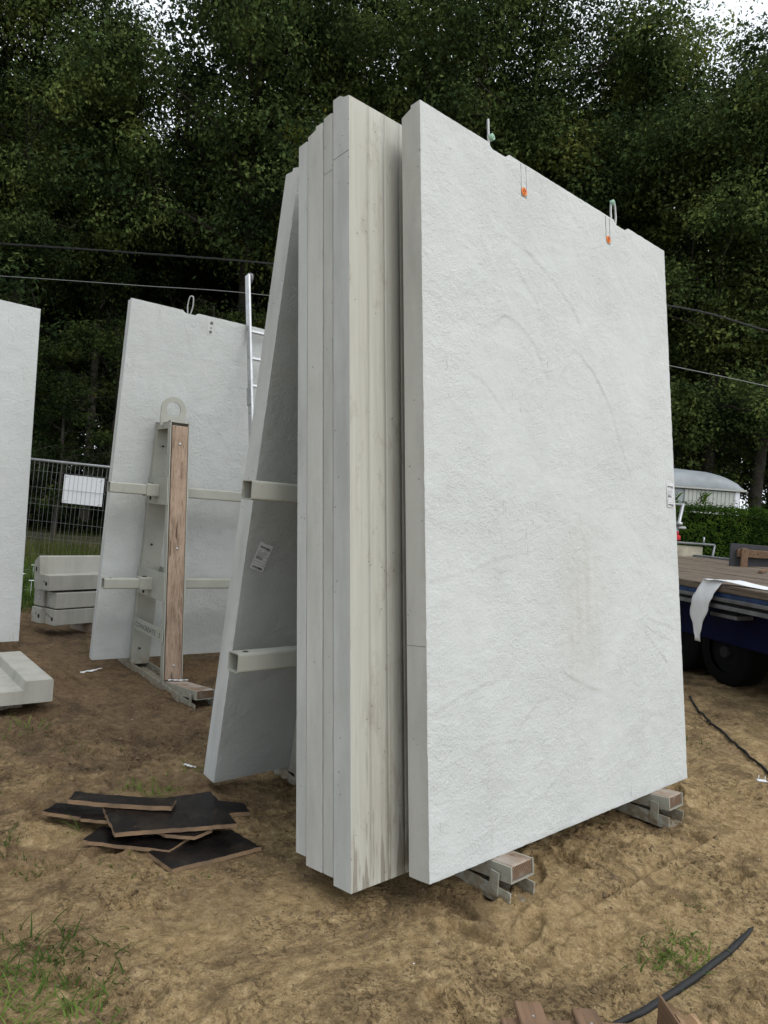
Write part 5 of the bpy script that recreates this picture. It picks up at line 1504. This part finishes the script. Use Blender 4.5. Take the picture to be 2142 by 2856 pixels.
# ------------------------------------------------------------------ trees
def tree_meshes(seed, H, R_, base, ncl, lpc, leaf, trunk_r, leafmat, barkmat, gap=1.1, bough=1.0):
    rs = np.random.default_rng(seed); rd = random.Random(seed)
    b = MB(); tips = []
    # trunk
    n_ = 12; path = []; ph = rd.uniform(0, 6)
    for i in range(n_ + 1):
        t = i / n_
        path.append(Vector((.035 * H * .3 * math.sin(t * 5 + ph) * t + .12 * math.sin(t * 9 + ph), .03 * H * .3 * math.cos(t * 4 + ph) * t, H * .88 * t)))
    rad = [trunk_r * (1.35 if i == 0 else 1.0) * (1 - .9 * i / n_) + .02 for i in range(n_ + 1)]
    b.tube(path, rad, 9, cap=False)
    def along(t):
        f = t * n_; i = min(n_ - 1, int(f)); return path[i].lerp(path[i + 1], f - i)
    nl = 20
    for k in range(nl):
        t = base + (1 - base) * (k + rd.random() * .7) / nl
        p = along(min(.98, t)); az = k * 2.4 + rd.uniform(-.5, .5)
        prof = math.sin(math.pi * min(1, max(.12, (t - base) / (1 - base) * .8 + .16))) ** .6
        L_ = R_ * prof * rd.uniform(.75, 1.2); up = rd.uniform(.1, .7) + .5 * (t - base)
        dr = Vector((math.cos(az), math.sin(az), up)).normalized(); pts = [p]
        for s_ in range(1, 6):
            dr = (dr + Vector((rd.gauss(0, .30), rd.gauss(0, .30), rd.gauss(.02, .24)))).normalized(); pts.append(pts[-1] + dr * L_ / 5)
        r0 = trunk_r * (.42 * (1 - t) + .08)
        b.tube(pts, [r0 * (1 - .17 * i) for i in range(6)], 6, cap=False)
        for s_ in (1, 2, 3, 4, 5):
            for m_ in range(3):
                q = pts[s_]; d2 = (dr * .5 + Vector((rd.gauss(0, 1), rd.gauss(0, 1), rd.gauss(.15, .55)))).normalized(); l2 = L_ * rd.uniform(.18, .42)
                q2 = q + d2 * l2 * .55 + Vector((rd.gauss(0, .12), rd.gauss(0, .12), rd.gauss(0, .15))); q3 = q + d2 * l2
                b.tube([q, q2, q3], [r0 * .26, r0 * .14, .005], 4, cap=False)
                tips += [q2, q3, q3]
        tips.append(pts[-1])
    tips += [along(.97), along(.99)]
    T = np.array([tuple(p) for p in tips])
    # boughs: leafy lobes round the twig ends, kept a little apart so that dark gaps open between them
    T = T[rs.permutation(len(T))]; cen = []
    for q in T:
        if all((q[0] - c_[0]) ** 2 + (q[1] - c_[1]) ** 2 + 1.6 * (q[2] - c_[2]) ** 2 > (gap * rs.uniform(.6, 1.3)) ** 2 for c_ in cen): cen.append(q)
        if len(cen) >= ncl: break
    cen = np.array(cen); nb = len(cen)
    rad = rs.uniform(.55, 1.25, nb) * bough
    cnt = (lpc * (rad / bough) ** 2).astype(int)
    ci = np.repeat(np.arange(nb), cnt)
    dr_ = rs.normal(0, 1, (len(ci), 3)); dr_ /= np.linalg.norm(dr_, axis=1)[:, None]
    lump = 1 + .35 * np.sin(dr_[:, 0] * 5 + ci) * np.sin(dr_[:, 1] * 6 + ci * 2.1) + .25 * np.sin(dr_[:, 2] * 7 + ci)
    rr = rad[ci] * lump * (.35 + .75 * rs.random(len(ci)) ** .6)
    pts = cen[ci] + dr_ * rr[:, None] * np.array([1, 1, .62])
    stray = rs.random(len(ci)) < .07
    pts[stray] += rs.normal(0, .40 * bough, (stray.sum(), 3))
    nr = dr_ * .6 + np.array([0, 0, .55])
    V, Q = leaf_cloud(pts, nr, leaf, .45, .62)
    crown = fast_mesh('crown', V, Q, leafmat)
    me = bpy.data.meshes.new('trunk'); me.from_pydata(b.v, [], b.f); me.materials.append(MT[barkmat]); me.polygons.foreach_set('use_smooth', [True] * len(b.f)); me.update()
    return me, crown

BIG = [tree_meshes(101, 22, 5.2, .44, 100, 900, .150, .30, 'leaf', 'bark', 1.15, 1.25),
       tree_meshes(102, 22, 5.0, .48, 95, 900, .150, .27, 'leaf', 'bark2', 1.15, 1.2),
       tree_meshes(103, 22, 6.2, .22, 120, 900, .150, .34, 'leaf', 'bark', 1.15, 1.35),
       tree_meshes(108, 22, 5.0, .20, 115, 900, .145, .26, 'leaf', 'bark', 1.1, 1.25)]
DEEP = [tree_meshes(104, 24, 6.0, .16, 95, 420, .24, .26, 'leaf_shaded', 'bark', 1.3, 1.2),
        tree_meshes(105, 24, 5.6, .20, 90, 420, .24, .22, 'leaf_shaded', 'bark', 1.3, 1.2)]
SMALL = [tree_meshes(106, 7, 2.1, .18, 40, 240, .105, .075, 'leaf_young', 'bark2', .55, .48),
         tree_meshes(107, 7, 1.8, .22, 34, 240, .105, .065, 'leaf_young', 'bark', .55, .45),
         tree_meshes(109, 7, 1.6, .12, 60, 260, .075, .06, 'leaf_yellow', 'bark', .40, .40)]

def plant(kind, depth, u, H, label, group, rot, sx=1.0, name='oak_tree'):
    me_t, me_c = kind[0]; H0 = kind[1]
    p = at(depth, (u - 1071) / 2004.25 * depth)
    s = H / H0
    r = empty(name, Matrix.Translation((p.x, p.y, gh(p.x, p.y) - .05)) @ Matrix.Rotation(rot, 4, 'Z') @ Matrix.Diagonal((s * sx, s * sx, s, 1)))
    tag(r, label, 'tree', group)
    link('trunk', me_t, r); link('crown', me_c, r)
    return r
G1, G2, G3 = 'oaks along the front of the wood', 'oaks deeper in the wood', 'young oaks under the wood edge'
front = [(26, 0, 24.0, 0, .75, 'tall dark oak at the far left edge of the wood'),
         (28, 236, 18.6, 1, .8, 'oak with bare pale trunk rising between the two left panels'),
         (26, 640, 27.0, 0, .85, 'broad dark oak with forking limbs above the far panel'),
         (29, 900, 24.5, 1, .85, 'oak whose crown shows just left of the stack top'),
         (25, 1150, 22.5, 3, .95, 'oak directly behind the top of the panel stack'),
         (25, 1400, 22.8, 2, .9, 'oak behind the first lifting loop of the front panel'),
         (26, 1690, 21.2, 3, 1.0, 'oak behind the second lifting loop of the front panel'),
         (23, 1960, 17.6, 3, 1.0, 'lower oak standing right of the front panel above the caravan'),
         (22.5, 2108, 18.2, 1, .9, 'oak with thick trunk at the right edge beyond the hedge'),
         (25, -290, 24.0, 2, 1.0, 'oak mostly outside the left edge of the picture'),
         (25, 2420, 19.5, 2, 1.0, 'oak mostly outside the right edge of the picture')]
for k, (dp_, u_, H_, v_, sx_, lab) in enumerate(front):
    plant((BIG[v_], 22), dp_, u_, H_, lab, G1, k * 1.9 + .4, sx_)
# the wood goes on round the yard, beside and behind the place the picture was taken from
around = [(-10.5, -17.0), (-4.0, -19.5), (2.5, -20.5), (9.0, -20.0), (-17.0, -12.0)]
for k, (x_, y_) in enumerate(around):
    t_ = plant((BIG[k % 3], 22), 10, 1071, 21.5, 'oak closing the yard behind the viewer, ' + ['opposite the stack ends', 'next to the leftmost', 'midway along the row', 'at the open end of the row', 'at the corner of the wood'][k], G1, k * 1.7)
    t_.matrix_basis = Matrix.Translation((x_, y_, -.05)) @ Matrix.Rotation(k * 1.7, 4, 'Z')
for k in range(12):
    plant((DEEP[k % 2], 24), 33 + (k * 37 % 5), -150 + k * 205 + (k * 53 % 90), 23 + (k * 29 % 4) * .8, 'dim oak trunk and crown standing deeper in the wood behind the front row', G2, k * 1.3, 1.05)
for k in range(12):
    plant((DEEP[(k + 1) % 2], 24), 44 + (k * 31 % 6), -180 + k * 215 + (k * 71 % 90), 25 + (k * 13 % 4), 'dim oak trunk and crown standing deeper in the wood behind the front row', G2, k * 2.1 + 1, 1.15)
young = [(20.5, 160, 5.6, 0, 'young oak with yellowish leaves behind the fence at left'),
         (21.5, 300, 7.6, 1, 'slim young oak standing against the left edge of the far panel'),
         (22, 735, 8.4, 0, 'young oak whose light sprigs show above the ladder'),
         (21, 60, 6.8, 1, 'young oak half hidden behind the far left panel'),
         (24, 1935, 9.5, 1, 'young oak overhanging the caravan roof'),
         (23, 2170, 7.5, 0, 'young oak beside the thick trunk at the right edge'),
         (23, 420, 6.0, 1, 'low young oak in the gloom behind the far panel'),
         (24.5, 560, 9.5, 0, 'taller young oak in the gloom right of the far panel loop'),
         (20.5, 905, 13.4, 2, 'yellowing young oak just left of the tallest panel')]
for k, (dp_, u_, H_, v_, lab) in enumerate(young):
    plant((SMALL[v_], 7), dp_, u_, H_, lab, G3, k * 2.3, 1.0 if H_ < 9 else .8, 'young_oak_tree')

for o in bpy.data.objects:
    if '_o' in o: del o['_o']
